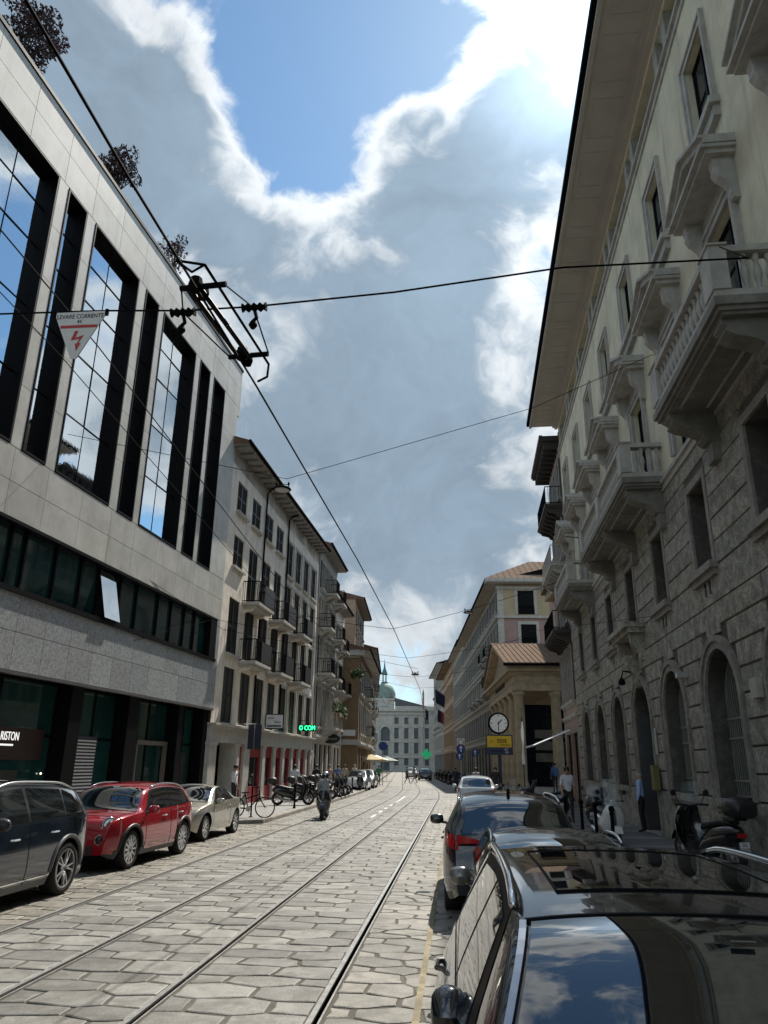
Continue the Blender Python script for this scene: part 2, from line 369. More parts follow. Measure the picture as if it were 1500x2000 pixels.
# pavements
def sidewalk(name, pts, z, m):
    mb = MB(); mb.prism(pts, -.1, z, 2); return mb.build(name, m, kind='structure', fix=True)
def kerbs(parent, pts, w, z, cut=1.15):
    for (a, b) in zip(pts[:-1], pts[1:]):
        a, b = Vector(a), Vector(b); d = b-a; n = max(1, int(d.length/cut)); t = d/n; nn = Vector((-t.y, t.x)).normalized()*w
        for i in range(n):
            p, q = a+t*(i+.008), a+t*(i+.992); mb = MB(); zz = z+rnd.uniform(-.006,.008)
            mb.add([(*p,-.03),(*q,-.03),(*(q+nn),-.03),(*(p+nn),-.03),(*(p+nn*.05),zz-.02),(*(q+nn*.05),zz-.02),(*(q+nn*.12),zz),(*(p+nn*.12),zz),(*(q+nn),zz),(*(p+nn),zz)],
                   [(0,1,5,4),(4,5,6,7),(7,6,8,9),(9,8,2,3),(0,4,7,9,3),(1,2,8,6,5)])
            mb.build('kerb_stone', M['kerb'], parent)
LB = [(-8.6,-10),(-8.6,25.4),(-7.4,26.2),(-6.62,26.9),(-6.62,45)]+[(-6.62+bend(y), y) for y in (50,56,62,70,80,95,120,160)]
sl_ = sidewalk('sidewalk_left', [(p[0]-.28, p[1]) for p in LB]+[(-30,160),(-30,-10)], .12, M['slab'])
kerbs(sl_, LB[:9], .28, .125)
RB = [(2.95,-10),(2.95,45)]+[(2.95+bend(y), y) for y in (50,56,62,70,80,95,120,160)]
sr_ = sidewalk('sidewalk_right', [(p[0]+.28, p[1]) for p in RB]+[(30,160),(30,-10)], .12, M['asphalt'])
kerbs(sr_, RB[::-1][5:-1]+[RB[0]], .28, .125)
for y in [3.5+2.35*i for i in range(22)]:
    mb = MB(); mb.box(3.3, 5.15+.022*y, y, y+.62, .1, .1245); mb.build('stone_band', mat('worn_band_stone', (.17,.165,.155), .8, .25, 3, .003, 40), sr_)
mb = MB(); mb.grid([[(5.12+.022*y, y, .126),(5.6+.022*y, y, .126)] for y in (-5,45)]); mb.build('edge_course', M['slab'], sr_)
# worn yellow edge line of the parking strip on the right
mb = MB(); mb.grid([[(-.40,y,.009),(-.34,y,.009)] for y in (6,9,12,16,22)]); mb.build('parking_line', mat('worn_yellow', (.27,.225,.13), .8, .35, 8), road)

# ------------------------------------------------------------------ facade helpers (coords: along street, out of wall, up)
def frame(name, label, x0, slope, side, cat='building', y0=0):
    t = thing(name, label, cat, (x0, y0, 0), -math.atan(slope)); t['_s'] = side; return t
def wall(mb, u0, u1, w0, w1, ops, depth=.25, o=0.0):
    us = sorted({u0,u1}|{x for p in ops for x in p[:2]}); ws = sorted({w0,w1}|{x for p in ops for x in p[2:4]})
    us = [u for u in us if u0 <= u <= u1]; ws = [w for w in ws if w0 <= w <= w1]
    for a, b in zip(us[:-1], us[1:]):
        for c, d in zip(ws[:-1], ws[1:]):
            m, k = (a+b)/2, (c+d)/2
            if any(p[0] < m < p[1] and p[2] < k < p[3] for p in ops): continue
            mb.poly((a,o,c),(b,o,c),(b,o,d),(a,o,d))
    for p in ops:
        a, b, c, d = p[:4]; arch = len(p) > 4 and p[4]; i = o-depth; t = d-(b-a)/2 if arch else d
        mb.poly((a,o,c),(a,i,c),(a,i,t),(a,o,t)); mb.poly((b,o,c),(b,o,t),(b,i,t),(b,i,c)); mb.poly((a,o,c),(b,o,c),(b,i,c),(a,i,c))
        if not arch: mb.poly((a,o,d),(a,i,d),(b,i,d),(b,o,d)); continue
        m, r = (a+b)/2, (b-a)/2; arc = [(m-r*math.cos(math.pi*k/14), t+r*math.sin(math.pi*k/14)) for k in range(15)]
        for p0, p1 in zip(arc[:-1], arc[1:]): mb.poly((p0[0],o,p0[1]),(p0[0],i,p0[1]),(p1[0],i,p1[1]),(p1[0],o,p1[1]))
        for k in range(7): mb.poly((a,o,d),(arc[k][0],o,arc[k][1]),(arc[k+1][0],o,arc[k+1][1]))
        for k in range(7,14): mb.poly((b,o,d),(arc[k][0],o,arc[k][1]),(arc[k+1][0],o,arc[k+1][1]))
        mb.poly((a,o,d),(arc[7][0],o,arc[7][1]),(b,o,d))
CACHE = {}
def cached(key, fn):
    if key not in CACHE: CACHE[key] = fn()
    return CACHE[key]
def put(name, key, fn, parent, p, side):
    return link(name, cached(key, fn), parent, (side*p[1], p[0], p[2]))
def sash(t, a, b, c, d, o, fm, gm, bars=(1,1), fw=.07, key='', name='window'):
    """frame with glazing bars (part) and one pane per light (sub-parts), at depth o"""
    s = t['_s']; w, h = b-a, d-c; k = (round(w,2), round(h,2), bars, fm.name, gm.name, s, fw)
    def fr():
        m = MB(s); m.box(0,fw,0,.06,0,h); m.box(w-fw,w,0,.06,0,h); m.box(fw,w-fw,0,.06,0,fw); m.box(fw,w-fw,0,.06,h-fw,h)
        for i in range(1, bars[0]+1): x = w*i/(bars[0]+1); m.box(x-fw*.5,x+fw*.5,.002,.058,fw,h-fw)
        for i in range(1, bars[1]+1): z = h*i/(bars[1]+1); m.box(fw,w-fw,.004,.05,z-.02,z+.02)
        return m.mesh('window_frame', fm)
    f = put(name, ('sash',)+k, fr, t, (a, o, c), s)
    for i in range(bars[0]+1):
        x0, x1 = w*i/(bars[0]+1), w*(i+1)/(bars[0]+1)
        def pn():
            m = MB(s); m.box(0,x1-x0,.0,.012,0,h); return m.mesh('pane', gm)
        put('pane', ('pane', round(x1-x0,3), round(h,3), gm.name, s), pn, f, (x0, .012+.0005*i, 0), s)
    return f
def shutters(t, a, b, c, d, o, m, open_=True, lw=None):
    s = t['_s']; w = lw or (b-a)/2; h = d-c
    def one():
        q = MB(s); q.box(0,w,0,.045,0,.09); q.box(0,w,0,.045,h-.09,h); q.box(0,.07,0,.045,.09,h-.09); q.box(w-.07,w,0,.045,.09,h-.09); q.box(.07,w-.07,0,.045,h*.5-.04,h*.5+.04)
        n = int(h/.09)
        for i in range(1, n):
            z = h*i/n
            if abs(z-h/2) > .06: q.add([(.07,.005,z-.035),(w-.07,.005,z-.035),(w-.07,.04,z+.03),(.07,.04,z+.03)], [(0,1,2,3)])
        q.box(.07,w-.07,.0,.004,.09,h-.09)
        return q.mesh('shutter', m)
    for x in ((a-w-.01, b+.01) if open_ else (a+.005, a+w+.005)): put('shutter', ('shut', round(w,2), round(h,2), s, m.name), one, t, (x, o, c), s)
def surround(t, a, b, c, d, w, o, m, sill=True, name='window_surround'):
    s = t['_s']; W_, H_ = b-a, d-c
    def fn():
        q = MB(s); q.box(-w,0,0,o,0,H_); q.box(W_,W_+w,0,o,0,H_); q.box(-w,W_+w,0,o,H_,H_+w)
        q.box(-w,-w*.55,o,o+.03,0,H_); q.box(W_+w*.55,W_+w,o,o+.03,0,H_); q.box(-w,W_+w,o,o+.03,H_+w*.55,H_+w)
        if sill: q.box(-w-.08,W_+w+.08,0,o+.14,-.14,0); q.box(-w,W_+w,0,o+.06,-.24,-.14)
        return q.mesh(name, m)
    return put(name, ('sur', round(W_,2), round(H_,2), w, o, sill, s, m.name), fn, t, (a, .0, c), s)
def railing(t, a, b, o0, o1, z0, z1, m, gap=.11, name='railing', ends=True, belly=0.0):
    s = t['_s']; q = MB(s); nb = max(2, int((b-a)/gap)); ne = max(2, int((o1-o0)/gap))
    pts = [(a+(b-a)*i/nb, o1) for i in range(nb+1)]
    if ends: pts += [(a, o0+(o1-o0)*i/ne) for i in range(ne)]+[(b, o0+(o1-o0)*i/ne) for i in range(ne)]
    for u, o in pts: q.box(u-.009,u+.009,o-.009,o+.009,z0,z1)
    for z in (z0+.06, z1): q.box(a-.02,b+.02,o1-.02,o1+.02,z-.02,z+.02); q.box(a-.02,a+.02,o0,o1-.02,z-.02,z+.02) if ends else 0; q.box(b-.02,b+.02,o0,o1-.02,z-.02,z+.02) if ends else 0
    return q.build(name, m, t)
def eave(t, u0, u1, o, z, m_soff, m_roof, th=.18, rise=1.6, run=6.0, name='roof'):
    s = t['_s']; q = MB(s); q.cur = 0
    q.poly((u0,-.3,z),(u1,-.3,z),(u1,o,z),(u0,o,z)); q.cur = 1
    q.poly((u0,o,z),(u1,o,z),(u1,o,z+th),(u0,o,z+th)); q.poly((u0,o,z+th),(u1,o,z+th),(u1,-run,z+th+rise),(u0,-run,z+th+rise))
    for u in (u0,u1): q.poly((u,o,z),(u,o,z+th),(u,-run,z+th+rise),(u,-run,z))
    q.poly((u0,-run,z),(u1,-run,z),(u1,-run,z+th+rise),(u0,-run,z+th+rise))
    r = q.build(name, [m_soff, m_roof], t)
    g = MB(s); g.tube([(u0,o+.06,z+th*.8),(u1,o+.06,z+th*.8)], .075, 6); g.build('gutter', M['iron'], r)
    return r
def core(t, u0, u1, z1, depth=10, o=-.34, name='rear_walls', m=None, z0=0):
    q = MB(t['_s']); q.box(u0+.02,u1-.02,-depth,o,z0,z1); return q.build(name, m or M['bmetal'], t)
def sidewall(t, u, z1, depth, m, o=0, name='side_wall', z0=0):
    q = MB(t['_s']); q.poly((u,o,z0),(u,-depth,z0),(u,-depth,z1),(u,o,z1)); return q.build(name, m, t)
# ------------------------------------------------------------------ left: modern stone-clad building
def modern():
    t = frame('office_building', 'modern pale stone-clad office building with tall dark window slots and rooftop shrubs', -12.28, .07, 1)
    s = 1; wins = [(8.7,11.6),(12.05,13.0),(13.45,16.3),(16.8,17.8),(18.3,21.2),(21.75,22.75),(23.2,26.2),(26.7,27.75),(28.2,29.5)]
    E = 31.2; Z0, Z1 = 9.55, 17.95
    q = MB(s); wall(q, -15, E, 4.05, 20, [(a,b,Z0,Z1) for a,b in wins]+[(-15+.01,E-.35,6.0,7.72)], .3)
    q.poly((-15,0,20),(E,0,20),(E,-.45,20),(-15,-.45,20)); q.poly((E,0,0),(E,-14,0),(E,-14,20),(E,0,20)); q.poly((-15,0,4.05),(E,0,4.05),(E,-2.2,4.05),(-15,-2.2,4.05))
    q.build('wall', M['rjoint'], t); core(t, -15, E, 19.6, 13, -.33, z0=4.06)
    q = MB(s); q.box(-15,E+.28,-.5,.07,19.98,20.10); q.build('coping', M['bmetal'], t)
    q = MB(s); q.box(E,E+.28,-6,.02,17.6,19.97); q.build('parapet_return', M['lime'], t, tone=(1,1,1))
    def panels(u0, u1, w0, w1, nr, pw, m, dep=.03, cuts=None):
        us = cuts or [u0+(u1-u0)*i/max(1,round((u1-u0)/pw)) for i in range(max(1,round((u1-u0)/pw))+1)]
        for i in range(nr):
            c, d = w0+(w1-w0)*i/nr, w0+(w1-w0)*(i+1)/nr
            for a, b in zip(us[:-1], us[1:]):
                q = MB(s); q.block(a+.004,b-.004,c+.004,d-.004,.001,dep,.004); q.build('stone_panel', m, t, tone=tone(.10,.02))
    edges = [12.0]
    for a, b in wins[1:]: edges += [(a+b)/2] if b-a > 2 else []; edges += [b+.25]
    panels(8, E, Z1+.03, 19.96, 2, 1.5, M['lime'], cuts=sorted([8,10.2]+edges+[E]))
    panels(8, E, 7.75, Z0-.03, 2, 1.5, M['lime'], cuts=sorted([8,10.2]+edges+[E]))
    panels(8, E, 4.06, 5.95, 2, 1.2, M['granite'])
    for (a, b), (c, d) in zip(wins, wins[1:]+[(E, 0)]): panels(b+.03, c-.03 if c < E else E, Z0-.02, Z1+.02, 5, 9, M['lime'])
    q = MB(s); q.box(-15,8,0,.03,4.06,5.95); q.build('granite_band', M['granite'], t, tone=(1,1,1))
    q = MB(s); q.box(-15,8,0,.03,7.75,19.96); q.build('cladding', M['lime'], t, tone=(1,1,1))
    q = MB(s); q.box(E-.34,E,0,.03,5.96,7.74); q.build('granite_end', M['granite'], t, tone=(1,1,1))
    q = MB(s); q.box(-15,E,-.1,.05,3.98,4.05); q.build('edge_trim', M['alu'], t)
    # tall window slots: black lining, glazing bars and mirror panes
    hz = [Z0+.06, 11.6, 13.6, 15.5, 16.75, Z1-.05]
    for a, b in wins:
        q = MB(s); q.box(a,a+.05,-.30,.045,Z0,Z1); q.box(b-.05,b,-.30,.045,Z0,Z1); q.box(a+.05,b-.05,-.30,.045,Z0,Z0+.06); q.box(a+.05,b-.05,-.30,.045,Z1-.05,Z1)
        us = [a+.05, (a+b)/2, b-.05] if b-a > 2 else [a+.05, b-.05]
        for x in us[1:-1]: q.box(x-.012,x+.012,-.285,-.255,Z0+.06,Z1-.05)
        for z in hz[1:-1]: q.box(a+.05,b-.05,-.286,-.25,z-.02,z+.02)
        f = q.build('window_slot', M['bmetal'], t)
        for x0, x1 in zip(us[:-1], us[1:]):
            for z0, z1 in zip(hz[:-1], hz[1:]):
                p = MB(s); e = rnd.uniform(-.005,.005); k = rnd.uniform(-.006,.006)
                p.add([(x0,-.27+e,z0),(x1,-.27-e,z0),(x1,-.27-e+k,z1),(x0,-.27+e+k,z1)], [(0,1,2,3)]); p.build('pane', M['mglass'], f)
    # strip window
    q = MB(s); q.box(-15,E-.35,-.3,.10,5.93,6.06); q.box(-15,E-.35,-.3,.05,7.66,7.74); q.box(E-1.0,E-.35,-.29,.04,6.06,7.66)
    mull = [8,9.6,11.2,12.7,14.2,15.4,17.3,17.9,19.3,20.6,21.6,22.6,22.95,24.1,25.7,26.8,28.0,29.0,30.2]
    for x in mull: q.box(x-.035,x+.035,-.28,-.16,6.06,7.66)
    f = q.build('strip_window', M['bmetal'], t)
    for i, (a, b) in enumerate(zip(mull[:-1], mull[1:])):
        p = MB(s); m = M['tglass']
        if abs(a-21.6) < .01: p.add([(a+.03,.16,6.1),(b-.03,.16,6.1),(b-.03,-.2,7.6),(a+.03,-.2,7.6)], [(0,1,2,3)]); m = M['mglass']
        else: p.box(a,b,-.26,-.24,6.06,7.66)
        p.build('pane', m, f)
    q = MB(s); q.box(-15,8,-.26,-.24,6.06,7.66); q.build('pane', M['tglass'], f)
    # ground floor: dark fins and shop glass
    q = MB(s); q.box(-15,E,-2.2,-2.1,0,4.05); q.build('shop_back_wall', M['bmetal'], t)
    fins = [(11.0,11.7),(15.2,15.9),(20.9,21.7),(24.3,25.2),(28.2,28.8),(30.6,31.2)]
    for a, b in fins:
        q = MB(s); q.box(a,b-.18,-.75,-.1,.12,4.04); q.build('fin', M['bmetal'], t)
        q = MB(s); q.box(b-.18,b,-.8,-.3,.12,4.0); q.build('fin_edge', mat('bronze_edge', (.07,.06,.055), .5, .2, 6), t)
    for (a, b), (c, d) in zip(fins[:-1], fins[1:]):
        n = 2; f = MB(s); f.box(b,c,-.62,-.55,.12,.3); f.box(b,c,-.62,-.55,3.95,4.03)
        for i in range(1, n): x = b+(c-b)*i/n; f.box(x-.03,x+.03,-.62,-.54,.3,3.95)
        f.box(b,c,-.615,-.55,2.55,2.62); f = f.build('shopfront', M['bmetal'], t)
        for i in range(n):
            for z0, z1 in ((.3,2.55),(2.62,3.95)):
                p = MB(s); p.box(b+(c-b)*i/n+.03,b+(c-b)*(i+1)/n-.03,-.6,-.58,z0,z1); p.build('pane', M['tglass'], f)
    q = MB(s); q.box(25.7,25.8,-.55,-.4,.12,2.6); q.box(28.0,28.1,-.55,-.4,.12,2.6); q.box(25.7,28.1,-.55,-.4,2.5,2.64); q.build('door_frame', mat('bronze_frame', (.16,.13,.11), .45, .15, 8), t)
    scr = MB(s); scr.box(21.95,23.3,-.545,-.53,.4,2.65); scr = scr.build('louvre_screen', mat('violet_screen', (.05,.045,.07), .5, .1, 5), t)
    for i in range(22):
        q = MB(s); z = .5+i*.095; q.box(22.0,23.25,-.528,-.50,z,z+.045); q.build('slat', M['white'], scr)
    w = mat('sign_white', (.85,.85,.82), .5, 0, emit=.8)
    ar = MB(s); ar.box(18.1,20.5,-.545,-.53,1.95,2.75); ar = ar.build('shop_sign', mat('sign_brown', (.035,.015,.014), .5, .1, 5), t)
    text('sign_lettering', 'RISTON', .30, w, ar, (-.52,19.02,2.52), (R(90),0,R(90)), .004, sx=.72)
    q = MB(s)
    for i in range(9): q.box(18.63+i*.065,18.68+i*.065,-.527,-.52,2.29,2.335)
    q.build('sign_small_print', w, ar)
    for i, (a, b, c, d, col) in enumerate(((16.4,17.9,.6,1.8,(.10,.085,.05)),(18.3,19.6,.5,1.7,(.06,.07,.05)),(12.2,14.4,.5,2.2,(.05,.06,.05)),(29.0,30.2,.4,2.3,(.035,.04,.045)))):
        q = MB(s); q.box(a,b,-.56,-.545,c,d); q.build('display_poster', mat('poster_%d' % i, col, .5, .55, 2.2), t)
    for u, z in ((20.6,1.6),(20.55,1.15)):
        q = MB(s); q.lathe([(.001,-.03),(.03,0),(.001,.03)], 8, (u,-.52,z)); q.build('display_lamp', mat('lamp_warm', (1,.85,.6), .5, 0, emit=3), t)
    for u, z in ((11.7,7.9),):
        q = MB(s); q.box(u,u+.1,0,.1,z,z+.1); q.build('wall_hook', M['iron'], t)
    return t
L1 = modern()

def leaves(name, m, parent, pts, n, size, seed):
    r = random.Random(seed); mb = MB()
    for _ in range(n):
        c = r.choice(pts); rad = c[3]
        while True:
            v = Vector((r.uniform(-1,1), r.uniform(-1,1), r.uniform(-1,1)))
            if v.length < 1: break
        v = v.normalized()*(v.length**.45)*rad; p = Vector(c[:3])+v; k = size*r.uniform(.6,1.4)
        a = Vector((r.uniform(-1,1), r.uniform(-1,1), r.uniform(-.6,1))).normalized(); b = a.orthogonal().normalized()*k*.42; a = a*k
        mb.add([p-a*.5, p+b*.5, p+a*.5, p-b*.5], [(0,1,2,3)])
    return mb.build(name, m, parent)
def roof_tree(label, p, h, rad, seed, n, m='purple'):
    t = thing('roof_shrub', label, 'shrub', p, 0, 'shrubs along the office roof edge'); r = random.Random(seed)
    q = MB(); q.tube([(0,0,0),(.03,.02,h*.4),(0,.05,h*.8)], [.05,.04,.02], 6)
    cl = []
    for i in range(17):
        a = r.uniform(0, 6.3); e = r.uniform(.1,.9)*rad; z = h+r.uniform(-.7,.75)*rad; c = (e*math.cos(a), e*math.sin(a), z, rad*r.uniform(.28,.46)); cl.append(c)
        q.tube([(0,.04,h*.55),(c[0]*.5,c[1]*.5,(z+h*.6)/2),c[:3]], [.025,.018,.008], 4)
    q.build('trunk', M['bark'], t); leaves('crown', M[m], t, cl, n, .125, seed)
roof_tree('big dark purple shrub at the top left on the office roof', (-12.15,15.1,20.0), 2.1, 1.02, 1, 3200)
roof_tree('purple shrub in the middle of the office roof edge', (-11.75,20.4,20.0), 2.0, .92, 2, 2700)
roof_tree('smallest purple shrub at the far end of the office roof edge', (-11.45,25.2,20.0), 2.0, .75, 3, 1100)
iv = thing('roof_ivy', 'green creeper spilling along the office roof edge below the big purple shrub', 'creeper', (-11.95,17.2,20.1), -math.atan(.07))
leaves('foliage', M['green'], iv, [(-.05+.1*math.sin(i*2.1), -1.6+i*.3, .05+.18*abs(math.sin(i*1.3)), .30) for i in range(13)], 1500, .13, 5)
iv = thing('roof_ivy', 'sparse green creeper on the office roof edge between the two smaller shrubs', 'creeper', (-11.5,22.3,20.1), -math.atan(.07))
leaves('foliage', M['green'], iv, [(-.1, -.9+i*.35, .05, .22) for i in range(6)], 420, .12, 6)

# ------------------------------------------------------------------ left: cream house with dark shutters
def cream_house():
    t = frame('cream_house', 'cream plaster town house with dark shutters over red framed shops', -11.25, .037, 1)
    s = 1; A, B = 31.0, 50.0; cols = [32.15,34.5,36.85,39.05,41.4,43.5,45.6,47.7]; w = 1.5; ops = []; sh = []
    for i, u in enumerate(cols):
        r4 = (13.15,14.65) if i < 4 else (12.35,14.4)
        rows = [(3.58,5.95), (6.55,9.05), (10.5,12.0) if i % 2 == 0 else (9.3,12.0), r4]
        if i >= 4: rows[2] = (9.3,11.8)
        for k, (c, d) in enumerate(rows):
            ops.append((u,u+w,c,d)); sh.append((u,u+w,c,d,k,i))
    q = MB(s); wall(q, A, B, 3.5, 16.0, ops, .16); q.build('wall', M['cream'], t); core(t, A, B, 16, 11, -.2, z0=3.5); sidewall(t, B, 16, 11, M['cream'])
    for a, b, c, d, k, i in sh:
        shutters(t, a, b, c, d, -.10, M['shutter'], False)
        if k in (2,3) and c > 10: 
            q = MB(s); q.box(a-.08,b+.08,-.02,.16,c-.12,c-.005); q.build('sill', M['creamw'], t)
        elif k == 1 and i % 2 == 0: q = MB(s); q.box(a-.08,b+.08,-.02,.14,c-.12,c-.005); q.build('sill', M['creamw'], t)
        if i >= 4:
            q = MB(s); q.box(a-.14,a-.005,.0,.05,c,d+.14); q.box(b+.005,b+.14,.0,.05,c,d+.14); q.box(a-.005,b+.005,0,.05,d+.005,d+.14); q.build('window_surround', M['creamw'], t)
    for z, us in ((9.15,[(33.9,36.5),(38.5,41.0),(43.0,45.3)]),(6.4,[(33.9,36.5),(38.5,41.0),(43.0,45.3)])):
        for a, b in us:
            q = MB(s); q.box(a,b,-.05,.85,z-.14,z); q.box(a+.1,b-.1,-.05,.7,z-.24,z-.145)
            sl = q.build('balcony', M['creamw'], t)
            railing(t, a+.05, b-.05, 0, .8, z+.001, z+1.0, M['iron'], .085).parent = t
            q = MB(s); q.box(a+.9,b-.02,.83,.845,z+.05,z+.98); q.build('balcony_screen', M['shutter'], t)
            q = MB(s); q.prism([(.0,z-.25),(.5,z-.25),(.42,z-.36),(.1,z-.42),(0,z-.5)], a+.3, a+.45); q.prism([(.0,z-.25),(.5,z-.25),(.42,z-.36),(.1,z-.42),(0,z-.5)], b-.45, b-.3); q.build('bracket', M['cream'], t)
    for u in (36.62, 41.28):
        q = MB(s); q.tube([(u,.62,15.95),(u,.3,15.85),(u,.08,15.6),(u,.07,3.7)], .05, 6); q.build('downpipe', M['iron'], t)
    q = MB(s); q.box(A,B,-.05,.0,15.2,16.0); q.build('frieze', M['cream'], t)
    e = eave(t, A-.05, B, .75, 15.98, M['soffit'], M['tile'], .2, 2.2, 6)
    for i in range(24):
        q = MB(s); u = A+.2+i*.8; q.box(u,u+.1,0,.7,15.86,15.975); q.build('rafter_end', M['soffit'], e)
    # shop level
    pil = [(30.95,31.85,.5),(34.35,34.95,.5),(35.6,36.5,.5),(38.7,39.2,.5),(40.75,41.2,.5),(42.6,43.05,.5),(44.5,44.95,.5),(46.3,46.75,.5),(48.1,48.55,.5),(49.4,49.98,.5)]
    for a, b, d in pil:
        q = MB(s); q.box(a,b,-.7,.06,.12,2.74); q.box(a-.04,b+.04,-.6,.10,2.62,2.75); q.box(a-.03,b+.03,-.6,.09,.12,.4); q.build('pillar', M['creamw'], t)
    q = MB(s); q.box(A,B,-.7,.05,2.751,3.42); q.box(A-.05,B,-.7,.28,3.42,3.5); q.box(A,B,-.7,.14,3.34,3.42); q.build('shop_cornice', M['creamw'], t)
    q = MB(s); q.box(A,B,-1.6,-1.5,.12,2.75); q.build('shop_back_wall', M['bmetal'], t)
    q = MB(s); q.box(31.9,34.3,-1.2,-1.1,.12,2.75); q.build('passage_wall', mat('passage_grey', (.13,.145,.14), .8, .1, 2), t)
    q = MB(s); q.box(31.9,32.7,-1.09,-1.05,.12,2.5); q.build('door', M['bmetal'], t)
    for (a, b, _), (c, d, _) in zip(pil[1:-1], pil[2:]):
        if c-b < .3: continue
        m = M['teal'] if abs(b-34.95) < .1 else M['red']
        q = MB(s); q.box(b+.02,b+.22,-.3,-.06,.12,2.74); q.box(c-.22,c-.02,-.3,-.06,.12,2.74); q.box(b+.22,c-.22,-.3,-.08,2.2,2.74); q.box(b+.22,c-.22,-.3,-.08,.12,.85)
        f = q.build('shop_door', M['red'], t)
        q = MB(s); q.box(b+.22,c-.22,-.2,-.16,.85,2.2); q.build('pane', M['dglass'] if m is M['red'] else M['teal'], f)
        q = MB(s); q.box((b+c)/2-.03,(b+c)/2+.03,-.16,-.10,1.0,1.25); q.build('handle', M['chrome'], f)
    return t
L2 = cream_house()
# things fixed to the cream house
def facing_sign(name, label, cat, p, w, h, mats, th=.1):
    """board across the pavement, its face towards the viewer; p = centre"""
    t = thing(name, label, cat, p); q = MB(); q.box(-w/2,w/2,0,th,-h/2,h/2); q.build('panel', mats, t); return t
b = facing_sign('shop_banner', 'dark blue vertical banner on the cream house beside the bicycle', 'banner', at_y(497,1439,35.4), .62, 1.1, mat('navy_board', (.008,.012,.03), .5, .1, 4), .05)
q = MB(); q.tube([(.0,-.02,.56),(.0,-.02,-.56)], .025, 6); q.tube([(.05,0,.58),(-.55,.02,.58)], .02, 5); q.build('banner_pole', M['alu'], b)
b = facing_sign('office_sign', 'white framed sign board standing on the shop cornice of the cream house', 'sign', at_y(536,1409,38.9), .88, .66, M['white'], .12)
q = MB(); q.box(-.47,.47,-.012,.13,-.37,-.332); q.box(-.47,.47,-.012,.13,.332,.37); q.box(-.47,-.442,-.012,.13,-.332,.332); q.box(.442,.47,-.012,.13,-.332,.332); q.build('sign_frame', M['iron'], b)
q = MB(); rr = random.Random(4)
for (x, z, n, hh) in ((-.34,.19,6,.13),(.0,-.02,6,.13)):
    for i in range(n): x0 = x+i*.055; q.tube([(x0,-.006,z-hh*.5),(x0+.03,-.006,z+hh*rr.uniform(.1,.6)),(x0+.045,-.006,z-hh*.45)], .008, 4)
for i in range(11): q.box(-.36+i*.067,-.31+i*.067,-.01,0,-.27,-.18)
q.build('sign_script', M['bmetal'], b)
led = facing_sign('led_sign', 'green lit dot matrix sign above the scooters', 'sign', at_y(600,1422,45.0), .98, .36, M['bmetal'], .15)
text('lit_letters', 'O COM', .36, mat('led_green', (.02,1.0,.25), .5, 0, emit=5.0), led, (.0,-.012,0), (R(90),0,0), .004, sx=.78)
q = MB(); q.tube([(.1,.08,.2),(.1,.08,.42),(-.6,.08,.42)], .02, 5); q.build('arm', M['iron'], led)

# ------------------------------------------------------------------ generic facades further along
def palazzo(t, u0, u1, H, rows, ncol, wm, trim, ww=1.1, strings=(), ev=None, shut=None, surr=True, margin=.9, shop=None, side_near=None, side_depth=9, bars=(1,1), balc=(), gm=None, arcs=()):
    s = t['_s']; pitch = (u1-u0-2*margin)/ncol; ops = []; W_ = []
    for k, (c, d) in enumerate(rows):
        for i in range(ncol):
            m = u0+margin+pitch*(i+.5); o = (m-ww/2, m+ww/2, c, d)+((True,) if k in arcs else ()); ops.append(o); W_.append((k,)+o)
    if shop:
        for i in range(shop[0]):
            p = (u1-u0-.6)/shop[0]; a = u0+.3+i*p; ops.append((a+.25,a+p-.25,.13,shop[1])); W_.append((99,a+.25,a+p-.25,.13,shop[1]))
    q = MB(s); wall(q, u0, u1, 0, H, ops, .22); q.build('wall', wm, t); core(t, u0, u1, H, side_depth, -.26)
    if side_near: sidewall(t, u0, H, side_depth, side_near)
    for x in W_:
        k, a, b, c, d = x[:5]
        if k == 99: sash(t, a, b, c, d, -.2, M['bmetal'], M['dglass'], (1,0), name='shop_window'); continue
        if shut and k in shut: shutters(t, a, b, c, d, .01, shut[k], True, ww*.46)
        sash(t, a, b, c, d, -.2, M['creamw'] if not shut else M['shutter'], gm or M['wglass'], bars)
        if surr and len(x) == 5: surround(t, a, b, c, d, .14, .05, trim)
    for z, p, h in strings:
        q = MB(s); q.box(u0-.01,u1+.01,-.04,p,z,z+h*.6); q.box(u0-.01,u1+.01,-.04,p*.6,z-h*.4,z); q.build('string_course', trim, t)
    for (i0, k, o, m) in balc:
        c, d = rows[k]; mm = u0+margin+pitch*(i0+.5); a, b = mm-pitch*.44, mm+pitch*.44
        q = MB(s); q.box(a,b,-.05,o,c-.18,c-.02); q.prism([(0,c-.18),(o*.8,c-.18),(o*.3,c-.5),(0,c-.6)],a+.15,a+.3); q.prism([(0,c-.18),(o*.8,c-.18),(o*.3,c-.5),(0,c-.6)],b-.3,b-.15); q.build('balcony', trim, t)
        railing(t, a+.04, b-.04, 0, o-.05, c-.02, c+.95, m, .12)
    if ev: eave(t, u0-.05, u1+.05, ev[0], H, ev[1], ev[2], .2, 1.8, 6)
    return t
L3 = frame('balconied_house', 'narrow tall house with many iron balconies next to the cream house', -9.35, 0, 1)
